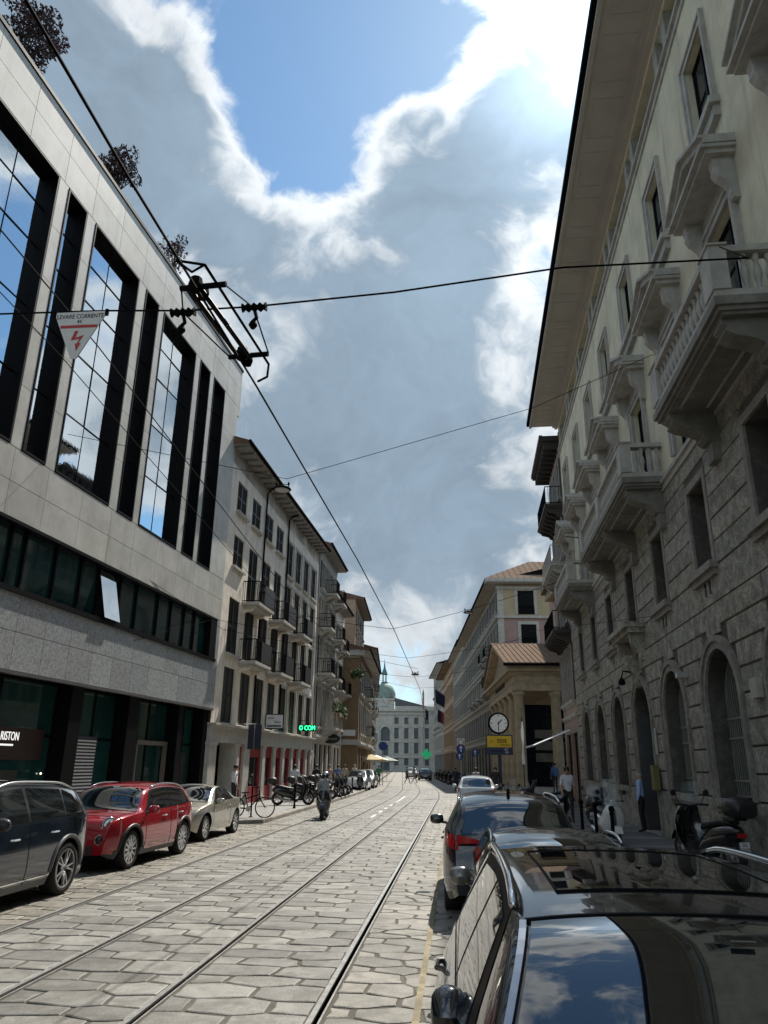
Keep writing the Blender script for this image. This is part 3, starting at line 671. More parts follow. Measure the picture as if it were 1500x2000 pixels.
palazzo(L3, 50.1, 58.0, 16.6, [(4.3,6.9),(7.8,10.3),(10.9,13.0),(13.7,15.6)], 4, M['stoneg'], M['creamw'], 1.05, ((3.6,.2,.3),(7.3,.15,.2)), (.75,M['soffit'],M['tile']), {0:M['shutter'],1:M['shutter'],2:M['brown'],3:M['shutter']}, True, .4, (4,3.2), M['pink'], balc=[(0,1,1.0,M['iron']),(2,1,1.0,M['iron']),(0,2,.9,M['iron']),(1,3,.9,M['iron']),(3,2,.9,M['iron']),(1,0,1.15,M['stoneg']),(2,0,1.15,M['stoneg']),(3,3,.9,M['iron'])])
L4 = frame('plain_house', 'low pale house with grey eaves beyond the balconied house', -9.35, -.01, 1)
palazzo(L4, 58.1, 66.9, 14.6, [(4.3,6.7),(7.6,10.0),(11.0,13.2)], 4, M['cream'], M['creamw'], 1.05, ((3.5,.2,.3),), (.8,M['soffit'],M['tile']), {0:M['shutter'],1:M['shutter'],2:M['shutter']}, True, .4, (4,3.2), M['cream'], balc=[(1,1,.9,M['iron']),(2,2,.9,M['iron']),(3,1,.9,M['iron']),(0,0,.9,M['iron'])])
L6 = frame('brown_corner_house', 'corner house with a blank brown side wall facing the viewer', -5.2, -.05, 1)
palazzo(L6, 67.2, 86.0, 11.6, [(4.5,7.1),(8.0,10.6)], 7, M['brown'], M['creamw'], 1.1, ((3.6,.22,.35),), (.9,M['creamw'],M['tile']), {0:M['shutter'],1:M['shutter']}, True, .5, (6,3.3), M['brown'], balc=[(2,1,.8,M['iron']),(3,0,.8,M['iron'])])
q = MB(1); q.box(67.0,67.2,-5,.0,11.0,11.7); q.box(66.75,67.2,-5,.45,11.2,11.6); q.box(67.0,67.2,-5,.12,3.5,3.95); q.build('corner_cornice', M['creamw'], L6)
q = MB(1); q.box(67.13,67.19,-1.35,-.25,4.25,4.75); q.build('street_name_plate', M['white'], L6)
L5 = frame('ochre_tower_house', 'taller ochre house rising behind the brown corner house', -6.1, -.05, 1)
palazzo(L5, 72.0, 84.0, 17.4, [(12.6,14.2),(14.9,16.5)], 4, M['orange'], M['creamw'], 1.0, (), (.8,M['soffit'],M['tile']), {0:M['shutter'],1:M['shutter']}, True, .6, None, M['orange'])
L7 = frame('shaded_house', 'narrow grey house with balconies before the domed building on the left', -3.0, -.08, 1)
palazzo(L7, 86.2, 112, 14.5, [(4.5,7),(8,10.4),(11.2,13.3)], 8, M['stoneg'], M['creamw'], 1.15, ((3.7,.2,.3),), (.9,M['soffit'],M['tile']), {0:M['shutter'],1:M['shutter'],2:M['shutter']}, True, .6, (8,3.4), M['orange'], balc=[(1,1,.9,M['iron']),(2,0,.9,M['iron']),(4,1,.9,M['iron']),(5,2,.9,M['iron'])])
L8 = frame('far_left_house', 'far pale house on the left next to the domed building', 0.3, -.11, 1)
palazzo(L8, 112.3, 165, 15.5, [(4.5,7),(8,10.4),(11.2,13.6)], 13, M['cream'], M['creamw'], 1.3, ((3.7,.2,.3),), (.8,M['soffit'],M['tile']), None, True, .6, (12,3.4), M['cream'])
# ------------------------------------------------------------------ right: stone and ochre palazzo
def scroll(q, u0, u1, z1, z0, o):       # S-shaped console, side profile extruded along the wall
    h = z1-z0; pts = [(0,z1),(o,z1),(o,z1-.10*h),(o*.92,z1-.2*h),(o*.95,z1-.32*h),(o*.8,z1-.45*h),(o*.5,z1-.58*h),(o*.34,z1-.72*h),(o*.36,z1-.86*h),(o*.28,z1-.97*h),(o*.1,z0),(0,z0)]
    q.prism(pts, u0, u1)
def baluster_mesh():
    q = MB(); q.lathe([(.06,0),(.06,.06),(.035,.1),(.05,.18),(.078,.30),(.06,.42),(.034,.5),(.05,.56),(.06,.6),(.06,.66)], 8); return q.mesh('baluster', M['ytrim'], True)
def right_palazzo():
    t = frame('stone_palazzo', 'large palazzo with dark rusticated stone base, ochre upper floors and balustraded balconies', 5.2, .022, -1)
    s = -1; A, B = -25.0, 39.1; low = [12.6+3.9*k for k in range(7)]; up = [8.76+4.04*k for k in range(8)]
    arch = [(m-1.05,m+1.05,1.35,4.35,True) for m in low if abs(m-24.3) > .1]+[(24.3-1.15,24.3+1.15,.12,4.4,True)]
    stw = [(m-.62,m+.62,6.1,8.05) for m in low]
    big = [(m-.68,m+.68,9.3,12.35) for m in up]; sm = [(m-.62,m+.62,14.75,16.95) for m in up]
    lo = MB(s); wall(lo, A, B, 0, 8.9, arch+stw, .55); lo.build('stone_wall', M['rjoint'], t)
    hi = MB(s); wall(hi, A, B, 8.9, 18.45, big+sm, .24); hi.build('plaster_wall', M['yplast'], t)
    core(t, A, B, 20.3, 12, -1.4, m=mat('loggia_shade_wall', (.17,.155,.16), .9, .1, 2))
    q = MB(s); q.poly((B,0,0),(B,-12,0),(B,-12,20.3),(B,0,20.3)); q.build('side_wall', M['yplast'], t)
    # rusticated blocks
    rr = random.Random(21); z = 1.36; courses = []
    while z < 8.8:
        if 5.28 < z+.25 < 5.95: z = 6.0
        courses.append((z, min(z+.49, 8.85))); z += .49
    for c, d in courses:
        k = (c+d)/2; cut = []
        for a, b, c0, d0, *_ in arch:
            r = (b-a)/2+.30; m = (a+b)/2; sp = d0-(b-a)/2
            if k < sp: cut.append((m-r, m+r))
            elif k < sp+r: h = math.sqrt(max(0, r*r-(max(c,sp)-sp)**2)); cut.append((m-h, m+h))
        for a, b, c0, d0 in stw:
            if c0-.16 < k < d0+.22: cut.append((a-.2, b+.2))
        edges = sorted(cut); x = 9.2; segs = []
        for a, b in edges:
            if a > x+.1: segs.append((x, a))
            x = max(x, b)
        if B-x > .2: segs.append((x, B))
        for a, b in segs:
            n = max(1, round((b-a)/rr.uniform(1.5,2.3)))
            for i in range(n):
                q = MB(s); q.block(a+(b-a)*i/n+.004, a+(b-a)*(i+1)/n-.004, c+.014, d-.014, .001, rr.uniform(.035,.05), .012); q.build('stone_block', M['rstone'], t, tone=tone(.10,.03))
    x = 9.2
    while x < B:                                           # plain band with vent slots between the storeys
        q = MB(s); q.block(x+.004, min(x+1.95,B)-.004, 5.30, 5.985, .001, .03, .006); q.build('stone_block', M['rstone'], t, tone=tone(.08,.02)); x += 1.95
    for m in low:
        q = MB(s)
        for e in (-.22,.1): q.box(m+e,m+e+.13,.029,.034,5.5,5.82)
        q.build('vent_slots', M['bmetal'], t)
    q = MB(s); x = 9.2
    for m in low:
        pass
    gaps = []; x = 9.2
    for a, b, c0, *_ in sorted(arch):
        if c0 < 1: gaps.append((x, a-.3)); x = b+.3
    gaps.append((x, B))
    for a, b in gaps:                                      # upright plinth slabs
        n = max(1, round((b-a)/.78))
        for i in range(n):
            q = MB(s); q.block(a+(b-a)*i/n+.006, a+(b-a)*(i+1)/n-.006, .13, 1.34, .001, .06, .012); q.build('plinth_slab', M['rstone'], t, tone=tone(.12,.03))
    # arches: moulded ring, jambs, sill, grille and glass
    for a, b, c0, d0, _ in arch:
        m, r = (a+b)/2, (b-a)/2; sp = d0-r; q = MB(s)
        arc = [(math.pi*k/18) for k in range(19)]
        for r0, r1, o in ((r-.0,r+.16,.06),(r+.16,r+.28,.10)):
            for p, n2 in zip(arc[:-1], arc[1:]):
                f = lambda rad, th, oo: (m-rad*math.cos(th), oo, sp+rad*math.sin(th))
                q.poly(f(r0,p,o),f(r1,p,o),f(r1,n2,o),f(r0,n2,o)); q.poly(f(r1,p,0),f(r1,n2,0),f(r1,n2,o),f(r1,p,o)); q.poly(f(r0,p,.0 if r0 == r else .06),f(r0,n2,.0 if r0 == r else .06),f(r0,n2,o),f(r0,p,o))
            q.box(m-r1,m-r0,.001,o,max(c0,.13),sp); q.box(m+r0,m+r1,.001,o,max(c0,.13),sp)
        q.build('arch_ring', mat('arch_stone', (.27,.25,.215), .85, .3, 12, .006, 40), t)
        for e in (-.42,-.14,.14,.42):                      # slender voussoir joints above the crown
            q = MB(s); x0 = m+e*.8; x1 = m+e*1.15; q.prism([(x0-.11,d0+.30),(x0+.11,d0+.30),(x1+.12,5.26),(x1-.12,5.26)], .001, .045, 1); q.build('voussoir', M['rstone'], t, tone=tone(.08,.02))
        if c0 > 1:
            q = MB(s); q.box(a-.05,b+.05,-.55,.16,c0-.16,c0); q.box(a-.1,b+.1,0,.10,c0-.26,c0-.16); q.build('sill', M['rstone'], t, tone=(1,1,1))
            q = MB(s); q.box(a,b,-.52,-.50,c0,sp); 
            pts = [(m-r*math.cos(th), sp+r*math.sin(th)) for th in arc]; q.add([(p[0],-.50,p[1]) for p in pts], [tuple(range(len(pts)))])
            win = q.build('window', M['tglass'], t)
            q = MB(s); o = -.33; rg = r-.14
            for i in range(15):
                x = m-rg+2*rg*i/14; top = sp+math.sqrt(max(0, rg*rg-(x-m)**2)); q.box(x-.011,x+.011,o-.011,o+.011,c0+.05,top)
            for z in (c0+.35, c0+.05, 2.55, 2.95): q.box(m-rg-.1,m+rg+.1,o-.02,o+.02,z-.02,z+.02)
            q.tube([(m-rg*math.cos(th), o, sp+rg*math.sin(th)) for th in arc], .02, 4)
            q.build('grille', mat('grille_paint', (.22,.22,.19), .5, .1, 8), win)
            q = MB(s); q.tube([(m-r*math.cos(th), -.47, sp+r*math.sin(th)) for th in arc], .06, 4); q.box(a,a+.08,-.5,-.42,c0,sp); q.box(b-.08,b,-.5,-.42,c0,sp); q.build('window_frame', mat('frame_grey', (.07,.08,.075), .5, .1, 6), win)
        else:
            q = MB(s); q.box(a,b,-.54,-.5,.12,d0); q.build('doorway_dark', M['bmetal'], t)
            q = MB(s); q.box(b-.12,b-.06,-.5,-.04,.12,sp+.3); q.build('door_leaf', mat('door_grey', (.06,.065,.065), .5, .2, 4), t)
            q = MB(s); scroll(q, m-.25, m+.25, 5.25, 4.3, .4); q.build('keystone', M['rstone'], t, tone=(1,1,1))
            q = MB(s); q.box(m-1.5,m+1.5,-.02,.62,5.95,6.1); q.box(m-1.4,m+1.4,-.02,.5,5.8,5.95); scroll(q,m-1.15,m-.85,5.8,5.0,.42); scroll(q,m+.85,m+1.15,5.8,5.0,.42); q.build('door_hood', M['rstone'], t, tone=(1.1,1.1,1.1))
    for a, b, c, d in stw:
        sash(t, a, b, c, d, -.5, M['shutter'], M['dglass'], (1,0))
        q = MB(s); q.box(a-.18,a,0,.06,c,d+.18); q.box(b,b+.18,0,.06,c,d+.18); q.box(a,b,0,.06,d,d+.18); q.box(a-.25,b+.25,-.3,.2,c-.16,c-.002); q.box(a-.2,b+.2,0,.12,c-.3,c-.16); q.build('window_surround', mat('smooth_dark_stone', (.27,.25,.215), .8, .25, 9, .004, 40), t)
    q = MB(s); q.box(A,B,-.02,.08,8.86,9.02); q.box(A,B,-.02,.14,9.02,9.12); q.build('string_course', M['ytrim'], t)
    # first floor: pedimented windows
    for a, b, c, d in big:
        m = (a+b)/2; sash(t, a, b, c, d, -.20, M['bmetal'], M['wglass'], (1,2))
        q = MB(s); q.box(a-.22,a,0,.09,c,d+.22); q.box(b,b+.22,0,.09,c,d+.22); q.box(a,b,0,.09,d,d+.22)
        q.box(a-.22,a-.14,.09,.13,c,d+.22); q.box(b+.14,b+.22,.09,.13,c,d+.22); q.box(a-.14,b+.14,.09,.13,d+.14,d+.22)
        q.box(a-.35,b+.35,0,.06,d+.22,d+.62); q.build('window_surround', M['ytrim'], t)
        q = MB(s); z = d+.62
        q.box(m-1.18,m+1.18,-.02,.56,z,z+.10); q.box(m-1.24,m+1.24,-.02,.66,z+.10,z+.18)
        q.prism([(m-1.05,z+.18),(m+1.05,z+.18),(m,z+.66)], -.02, .2, 1)
        for sg in (-1,1):
            q.prism([(m+sg*1.26,z+.18),(m+sg*1.26,z+.30),(m,z+.88),(m,z+.72)], -.02, .60, 1)
            q.prism([(m+sg*1.26,z+.30),(m+sg*1.26,z+.37),(m,z+.97),(m,z+.88)], -.02, .70, 1)
        q.build('pediment', M['ytrim'], t, fix=True)
        for e in (a-.38, b+.16):
            q = MB(s); scroll(q, e, e+.22, z-.0, z-.95, .42); q.build('console', M['ytrim'], t)
    # second floor windows
    for a, b, c, d in sm:
        sash(t, a, b, c, d, -.20, M['bmetal'], M['wglass'], (1,1)); m = (a+b)/2
        q = MB(s); q.box(a-.20,a,0,.06,c-.1,d+.20); q.box(b,b+.20,0,.06,c-.1,d+.20); q.box(a,b,0,.06,d,d+.20)
        q.box(a-.20,a-.13,.06,.10,c-.1,d+.20); q.box(b+.13,b+.20,.06,.10,c-.1,d+.20); q.box(a-.13,b+.13,.06,.10,d+.13,d+.20)
        q.box(a-.3,b+.3,-.2,.22,c-.26,c-.1); q.box(a-.22,b+.22,0,.13,c-.52,c-.26); q.build('window_surround', M['ytrim'], t)
    # loggia under the eaves
    q = MB(s); q.box(A,B,-1.4,.05,18.45,18.62); q.box(A,B,-.1,.13,18.62,18.72); q.build('loggia_cornice', M['ytrim'], t)
    q = MB(s); q.box(A,B,-1.39,.0,20.0,20.36); q.build('loggia_lintel', M['yplast'], t)
    for m in up+[up[-1]+2.05]:
        c = m+2.02
        q = MB(s); q.box(c-.55,c-.22,-.42,-.01,18.72,20.0); q.build('loggia_pier', M['ytrim'], t)
        q = MB(s); q.lathe([(.24,18.72),(.24,18.8),(.185,18.86),(.18,19.4),(.155,19.82),(.2,19.86),(.24,19.92),(.24,20.0)], 12, (c+.1,-.3,0)); q.build('loggia_column', M['ytrim'], t, smooth=True)
        q = MB(s); q.box(c+.32,c+.62,-.42,-.01,18.72,20.0); q.build('loggia_pier', M['ytrim'], t)
    q = MB(s); q.box(A,9,-.4,-.02,18.72,20.0); q.build('loggia_infill', M['ytrim'], t)
    # broad eaves with sunk panels
    q = MB(s); q.box(A,B+.3,-2,1.55,20.36,20.44); q.box(A,B+.3,1.45,1.58,20.28,20.52); q.box(A,B+.3,0,.16,20.16,20.36); q.box(A,B+.3,.16,.28,20.26,20.36)
    e = q.build('eaves', mat('eaves_plaster', (.50,.465,.41), .9, .06, 1.2, .001, 30, streak=.12), t)
    q = MB(s); q.box(A,B+.32,1.58,1.72,20.40,20.60); q.build('gutter', M['iron'], e)
    q = MB(s); q.poly((A,1.6,20.53),(B+.3,1.6,20.53),(B+.3,-7,22.6),(A,-7,22.6)); q.build('roof', M['tile'], t)
    u = 9.0
    while u < B:
        q = MB(s)
        for a, b, c, d in ((u,u+1.5,.38,.44),(u,u+1.5,1.22,1.28),(u,u+.06,.44,1.22),(u+1.44,u+1.5,.44,1.22)): q.box(a,b,c,d,20.342,20.36)
        q.build('soffit_panel', mat('eaves_plaster', (.50,.465,.41)), e); u += 2.02
    # balconies
    bal = cached('bal', baluster_mesh)
    for a, b in ((10.75,15.15),(18.85,27.1),(31.0,36.1)):
        z = 9.14; O = 1.12; q = MB(s)
        q.box(a,b,-.02,O,z-.06,z+.10); q.box(a+.05,b-.05,-.02,O-.06,z-.14,z-.06); q.box(a+.1,b-.1,-.02,O-.13,z-.2,z-.14)
        bo = q.build('balcony', mat('balcony_stone', (.21,.20,.17), .8, .25, 5, .004, 40, streak=.4), t)
        q = MB(s); q.box(a+.02,b-.02,O-.28,O-.02,z+.96,z+1.08); q.box(a+.02,a+.28,0,O-.28,z+.96,z+1.08); q.box(b-.28,b-.02,0,O-.28,z+.96,z+1.08); q.box(a+.04,b-.04,O-.26,O-.04,z+.101,z+.24); q.box(a+.04,a+.26,0,O-.26,z+.101,z+.24); q.box(b-.26,b-.04,0,O-.26,z+.101,z+.24)
        q.build('balcony_rail', M['ytrim'], bo)
        n = 2 if b-a < 6 else 3; ped = [a+.25+(b-a-.5)*i/(n-1) for i in range(n)]
        for p in ped: q = MB(s); q.box(p-.24,p+.24,O-.3,O-.01,z+.241,z+.96); q.box(p-.27,p+.27,O-.32,O+.01,z+1.081,z+1.12); q.build('pedestal', M['ytrim'], bo)
        for x, y in [(ped[j]+.24+(ped[j+1]-ped[j]-.48)*(i+.5)/k, O-.15) for j in range(n-1) for k in [int((ped[j+1]-ped[j]-.48)/.23)] for i in range(k)]+[(e, .12+.2*i) for e in (a+.15, b-.15) for i in range(3)]:
            o = link('baluster', bal, bo, (s*y, x, z+.24)); o.scale = (1,1,1.09)
        for p in [a+.45, b-.45]+([(a+b)/2] if n == 3 else []):
            q = MB(s); scroll(q, p-.22, p+.22, z-.2, z-.85, .98); q.box(p-.2,p+.2,0,.2,z-1.25,z-.851); q.build('bracket', bo.data.materials[0], bo)
        q = MB(s)
        for c, d in ((.25,.30),(.78,.83)): q.box(a+.9,b-.9,c,d,z-.215,z-.2)
        q.build('soffit_moulding', M['ytrim'], bo)
    # small fittings
    q = MB(s); q.box(14.1,14.45,.05,.16,3.15,3.5); q.build('meter_box', M['stoneg'], t)
    q = MB(s); q.box(18.75,18.95,.05,.3,4.0,4.12); q.tube([(18.85,.04,4.05),(18.85,.3,4.2)], .03, 5); q.build('camera', M['alu'], t)
    q = MB(s); q.box(22.5,22.85,.1,.26,1.35,2.0); q.build('letter_box', mat('ochre_box', (.13,.11,.03), .5, .2, 5), t)
    q = MB(s); q.box(22.55,22.75,.06,.09,2.3,3.0); q.build('name_plate', M['ytrim'], t)
    q = MB(s); q.tube([(24.3,.2,4.75),(24.3,.5,4.8),(24.3,.55,4.6)], .025, 5); q.lathe([(.02,4.62),(.1,4.5),(.11,4.4),(.02,4.36)], 8, (24.3,.55,0)); q.build('door_lantern', M['iron'], t)
    q = MB(s); q.tube([(29.3+.05*k, .12+.3*(1-math.cos(k*.52)), 10.5+.25*math.sin(k*.52)) for k in range(13)], .02, 4); q.tube([(29.3,.05,10.6),(29.3,1.3,10.75)], .02, 4); q.build('iron_bracket', M['iron'], t)
    return t
R1 = right_palazzo()

# ------------------------------------------------------------------ right: narrow bracketed house, awning, temple-fronted bank, far palazzi
R2 = frame('bracketed_house', 'narrow pinkish house with heavily bracketed dark balconies past the stone palazzo', 5.2, .022, -1)
palazzo(R2, 39.25, 45.3, 19.4, [(5.2,8.0),(9.3,11.8),(12.9,15.0),(16.2,18.4)], 3, M['pink'], M['ytrim'], 1.05, ((4.4,.12,.2),), None, {0:M['shutter'],1:M['shutter'],2:M['shutter'],3:M['shutter']}, True, .2, (2,3.6), None)
s = -1
for z, O, dark in ((8.75,.95,1),(12.35,.85,0),(15.75,.95,1)):
    q = MB(s); a, b = 39.5, 44.6; q.box(a,b,-.05,O,z-.16,z); q.box(a+.08,b-.08,-.05,O-.1,z-.26,z-.16)
    for i in range(7): scroll(q, a+.15+i*.75, a+.33+i*.75, z-.26, z-.72, O*.85)
    b_ = q.build('balcony', mat('dark_timber', (.045,.038,.032), .7, .2, 6) if dark else M['ytrim'], R2)
    railing(R2, a+.05, b-.05, 0, O-.06, z, z+1.0, M['iron'] if dark else M['ytrim'], .13)
q = MB(s); q.box(39.2,45.5,-.3,1.0,19.4,19.55); q.box(39.2,45.5,.9,1.08,19.5,19.75)
for i in range(9): q.box(39.35+i*.72,39.55+i*.72,0,.85,19.0,19.4)
q.box(39.2,45.5,-5,.9,19.551,19.7); q.build('eaves', mat('dark_timber', (.045,.038,.032), .7, .2, 6), R2)
aw = thing('awning', 'white edged awning stretched out over the shop past the palazzo', 'awning', (4.65,42.2,2.95))
q = MB(); q.add([(1.15,-1.9,.75),(1.15,1.9,.75),(-.75,1.9,-.02),(-.75,-1.9,-.02)], [(0,1,2,3)]); q.add([(1.15,-1.9,.71),(1.15,1.9,.71),(-.75,1.9,-.06),(-.75,-1.9,-.06)], [(0,1,2,3)]); q.build('canopy', M['white'], aw)
q = MB(); q.tube([(-.76,-1.95,-.03),(-.76,1.95,-.03)], .05, 6); q.tube([(1.15,-1.92,.73),(-.75,-1.92,-.04)], .03, 6); q.tube([(1.15,1.92,.73),(-.75,1.92,-.04)], .03, 6); q.tube([(1.15,-1.9,.76),(1.15,1.9,.76)], .07, 6); q.build('awning_arms', M['alu'], aw)

def bank():
    t = frame('temple_bank', 'temple fronted bank with sandstone columns, pediment and metal roof', 4.2, -.054, -1, y0=52)
    s = -1; L = 15.4; cz = 6.72
    q = MB(s); q.box(-.8,L+.8,-8,.9,.1,.30); q.box(-.6,L+.6,-8,.55,.30,.48); q.box(-.45,L+.45,-8,.4,.48,.64); q.build('steps', M['stoneg'], t)
    def colm():
        q = MB(); q.lathe([(.46,0),(.46,.12),(.40,.16),(.43,.24),(.38,.32),(.36,.5),(.365,2.2),(.31,5.55),(.33,5.6),(.31,5.66),(.38,5.76),(.44,5.84),(.44,6.06)], 16); return q.mesh('column', M['stoneo'], True)
    cm = cached('bankcol', colm)
    for u, o in [(L*i/5, 0) for i in range(6)]+[(0,-2.45),(0,-4.9)]: link('column', cm, t, (s*o, u, .64))
    q = MB(s); q.box(-.45,L+.45,-6.2,.42,cz,cz+.42); q.box(-.48,L+.48,-6.2,.46,cz+.42,cz+.48); q.box(-.42,L+.42,-6.2,.40,cz+.48,cz+1.12); q.box(-.55,L+.55,-6.2,.55,cz+1.12,cz+1.26); q.box(-.75,L+.75,-6.2,.78,cz+1.26,cz+1.48)
    en = q.build('entablature', M['stoneo'], t)
    q = MB(s)
    for i in range(64): u = -.5+(L+1)*i/63; q.box(u-.07,u+.07,.4,.62,cz+1.0,cz+1.12)
    for i in range(24): o = .4-i*.27; q.box(-.62,-.42,o-.14,o,cz+1.0,cz+1.12)
    q.build('dentils', M['stoneo'], en)
    q = MB(s); 
    for i in range(12): q.box(4.2+i*.55,4.5+i*.55,.40,.425,cz+.66,cz+.96)
    q.build('frieze_letters', M['bmetal'], en)
    m = L/2; zb = cz+1.48; za = 11.05; q = MB(s)
    q.prism([(-.4,zb),(L+.4,zb),(m,za-.35)], .0, .25, 1); 
    for sg in (0,1):
        e = -.85 if sg == 0 else L+.85; q.prism([(e,zb),(e,zb+.3),(m,za),(m,za-.36)], -6.0, .85, 1)
    q.build('pediment', M['stoneo'], t, fix=True)
    r = MB(s); 
    for e in (-1.0, L+1.0): r.poly((e,1.0,zb+.28),(m,1.0,za+.06),(m,-9,za+.06),(e,-9,zb+.28))
    r.poly((-1.0,1.0,zb+.28),(-1.0,-9,zb+.28),(-1.0,-9,zb+.05),(-1.0,1.0,zb+.05))
    rf = r.build('roof', M['seam'], t)
    for i in range(26):
        o = .98-i*.36
        q = MB(s); q.tube([(-1.0,o,zb+.31),(m,o,za+.09)], .03, 4); q.build('seam', M['seam'], rf)
    q = MB(s); q.tube([(-1.08,1.05,zb+.2),(-1.08,-8,zb+.2)], .10, 6); q.build('gutter', M['iron'], rf)
    q = MB(s); q.box(-.2,L+.2,-5.6,-5.3,.64,cz); q.build('inner_wall', mat('bank_wall', (.16,.14,.11), .8, .2, 2), t)
    q = MB(s); q.box(.3,L-.3,-3.0,-2.6,5.6,cz); q.build('lintel', M['stoneo'], t)
    q = MB(s); q.box(.0,L,-3.6,-3.3,.64,5.6); q.build('dark_glazing', M['dglass'], t)
    q = MB(s); q.box(.9,1.0,-6.2,-.5,.64,5.9); q.build('side_glazing', M['dglass'], t)
    for z in (2.2,2.95,3.7): q = MB(s); q.box(.75,.9,-4.6,-1.1,z,z+.55); q.build('panel_band', mat('bank_wall', (.16,.14,.11)), t)
    # main block behind, with a broad bracketed gable
    q = MB(s); wall(q, 0.5, 14, .12, 16.2, [(2.2,5.6,11.2,14.2,True)], .5, -5.0); q.poly((.5,-5,.12),(.5,-14,.12),(.5,-14,16.2),(.5,-5,16.2)); q.poly((2.2,-5.5,11.2),(5.6,-5.5,11.2),(5.6,-5.5,14.2),(2.2,-5.5,14.2)); q.build('rear_block', M['pink'], t)
    q = MB(s); z0, z1 = 16.0, 19.1
    for e0, e1 in ((12.4,-3.5),(-19.4,-3.5)):
        q.prism([(e0,z0),(e0,z0+.55),(e1,z1),(e1,z1-.6)], -9, -4.0, 1)
    q.prism([(11.5,z0),(-18.5,z0),(-3.5,z1-.55)], -8.9, -4.95, 1); q.box(-18.9,11.9,-8.9,-4.3,z0-.45,z0); q.build('gable', mat('weathered_gable', (.20,.165,.115), .85, .3, 3, .004, 20, streak=.5), t, fix=True)
    q = MB(s)
    for i in range(22): u = 11.4-i*.45; q.box(u-.1,u+.1,-4.9,-4.15,z0-.75,z0-.45)
    q.build('brackets', M['stoneo'], t)
    return t
BK = bank()

R4 = frame('yellow_palazzo', 'long palazzo with yellow and pink end wall behind the temple bank', 4.35, -.07, -1, y0=74)
palazzo(R4, 0, 42, 19.2, [(5.0,7.6),(9.2,11.6),(12.9,15.4),(16.6,18.5)], 15, mat('olive_stone', (.31,.285,.22), .85, .18, 2, .003, 24, streak=.5), M['ytrim'], 1.25, ((4.2,.2,.3),(8.4,.25,.3),(12.2,.15,.25),(15.9,.25,.3)), (1.3,M['stoneg'],M['iron']), {0:M['shutter'],1:M['shutter'],2:M['shutter'],3:M['shutter']}, True, .6, (12,3.9), None, 10, balc=[(1,1,1.0,M['stoneg']),(2,1,1.0,M['stoneg']),(3,1,.9,M['stoneg']),(5,1,.9,M['stoneg']),(7,1,.9,M['stoneg']),(2,2,.8,M['iron']),(4,2,.8,M['iron']),(9,1,.9,M['stoneg'])])
q = MB(-1); wall(q, 0, 9, 0, 15.9, [(1.9,3.5,12.9,15.6),(6.0,7.6,12.9,15.6)], .2); 
def endwall(t, z0, z1, m, ops):
    q = MB(); us = sorted({0,9}|{x for p in ops for x in p[:2]}); ws = sorted({z0,z1}|{x for p in ops for x in p[2:]})
    for a, b in zip(us[:-1], us[1:]):
        for c, d in zip(ws[:-1], ws[1:]):
            if not any(p[0] <= a < p[1] and p[2] <= c < p[3] for p in ops): q.poly((a,-.02,c),(b,-.02,c),(b,-.02,d),(a,-.02,d))
    for a, b, c, d in ops:
        q.poly((a,-.02,c),(a,.2,c),(a,.2,d),(a,-.02,d)); q.poly((b,-.02,c),(b,.2,c),(b,.2,d),(b,-.02,d)); q.poly((a,-.02,d),(b,-.02,d),(b,.2,d),(a,.2,d)); q.poly((a,-.02,c),(b,-.02,c),(b,.2,c),(a,.2,c))
    q.build('end_wall', m, t)
    for a, b, c, d in ops:
        q = MB(); q.box(a,b,.16,.19,c,d); f = q.build('window', mat('bluish_glass', (.05,.09,.14), .05, .2, 1, ior=1.8), t)
        q = MB(); q.box((a+b)/2-.12,(a+b)/2+.12,.1,.15,c,d); q.box(a,b,.1,.15,d-.1,d); q.box(a,a+.06,.1,.15,c,d); q.box(b-.06,b,.1,.15,c,d); q.build('window_frame', M['bmetal'], f)
        q = MB(); q.box(a-.3,a-.01,-.08,-.021,c,d+.3); q.box(b+.01,b+.3,-.08,-.021,c,d+.3); q.box(a-.01,b+.01,-.08,-.021,d+.01,d+.3); q.build('window_surround', M['ytrim'], t)
        q = MB()
        for i in range(13): x = a+(b-a)*i/12; q.box(x-.012,x+.012,-.12,-.1,c,c+.85)
        q.box(a,b,-.13,-.09,c+.83,c+.88); q.build('railing', M['iron'], f)
endwall(R4, 15.95, 19.2, mat('yellow_plaster', (.38,.315,.195), .9, .1, 1, .002, 30, streak=.2), [(2.0,3.6,16.2,18.6),(6.2,7.8,16.2,18.6)])
endwall(R4, 0, 15.94, mat('rose_plaster', (.31,.215,.185), .9, .1, 1, .002, 30, streak=.25), [(2.2,3.7,13.0,15.2),(6.2,7.7,13.0,15.2)])
q = MB(); q.box(-.03,.55,-.10,-.021,0,19.2); q.box(-.15,9,-.25,-.021,15.8,16.05); q.box(-.2,9,-.2,-.021,18.75,19.0); q.box(-1.3,9.5,-1.2,.0,19.22,19.4); q.box(-1.35,9.5,-1.28,-1.2,19.3,19.6); q.build('end_wall_trim', M['ytrim'], R4)
q = MB(); a = (-1.35,-1.28,19.6); b2 = (9.5,-1.28,19.6); r0 = (4.2,5.2,23.0); r1 = (9.5,5.2,23.0); q.poly(a,b2,r1,r0); q.poly(a,r0,(4.2,40,23.0),(-1.35,42,19.6)); rf = q.build('hip_roof', M['seam'], R4)
for i in range(16):
    x = -.6+i*.65; t_ = min(1, max(.15, (x+1.35)/5.55)); q = MB(); q.tube([(x,-1.27,19.63),(x,-1.28+6.48*t_,19.63+3.4*t_)], .03, 4); q.build('seam', M['seam'], rf)
R5 = frame('long_grey_palazzo', 'pale long palazzo continuing past the yellow one, with brackets under its eaves', 1.4, -.07, -1, y0=116.2)
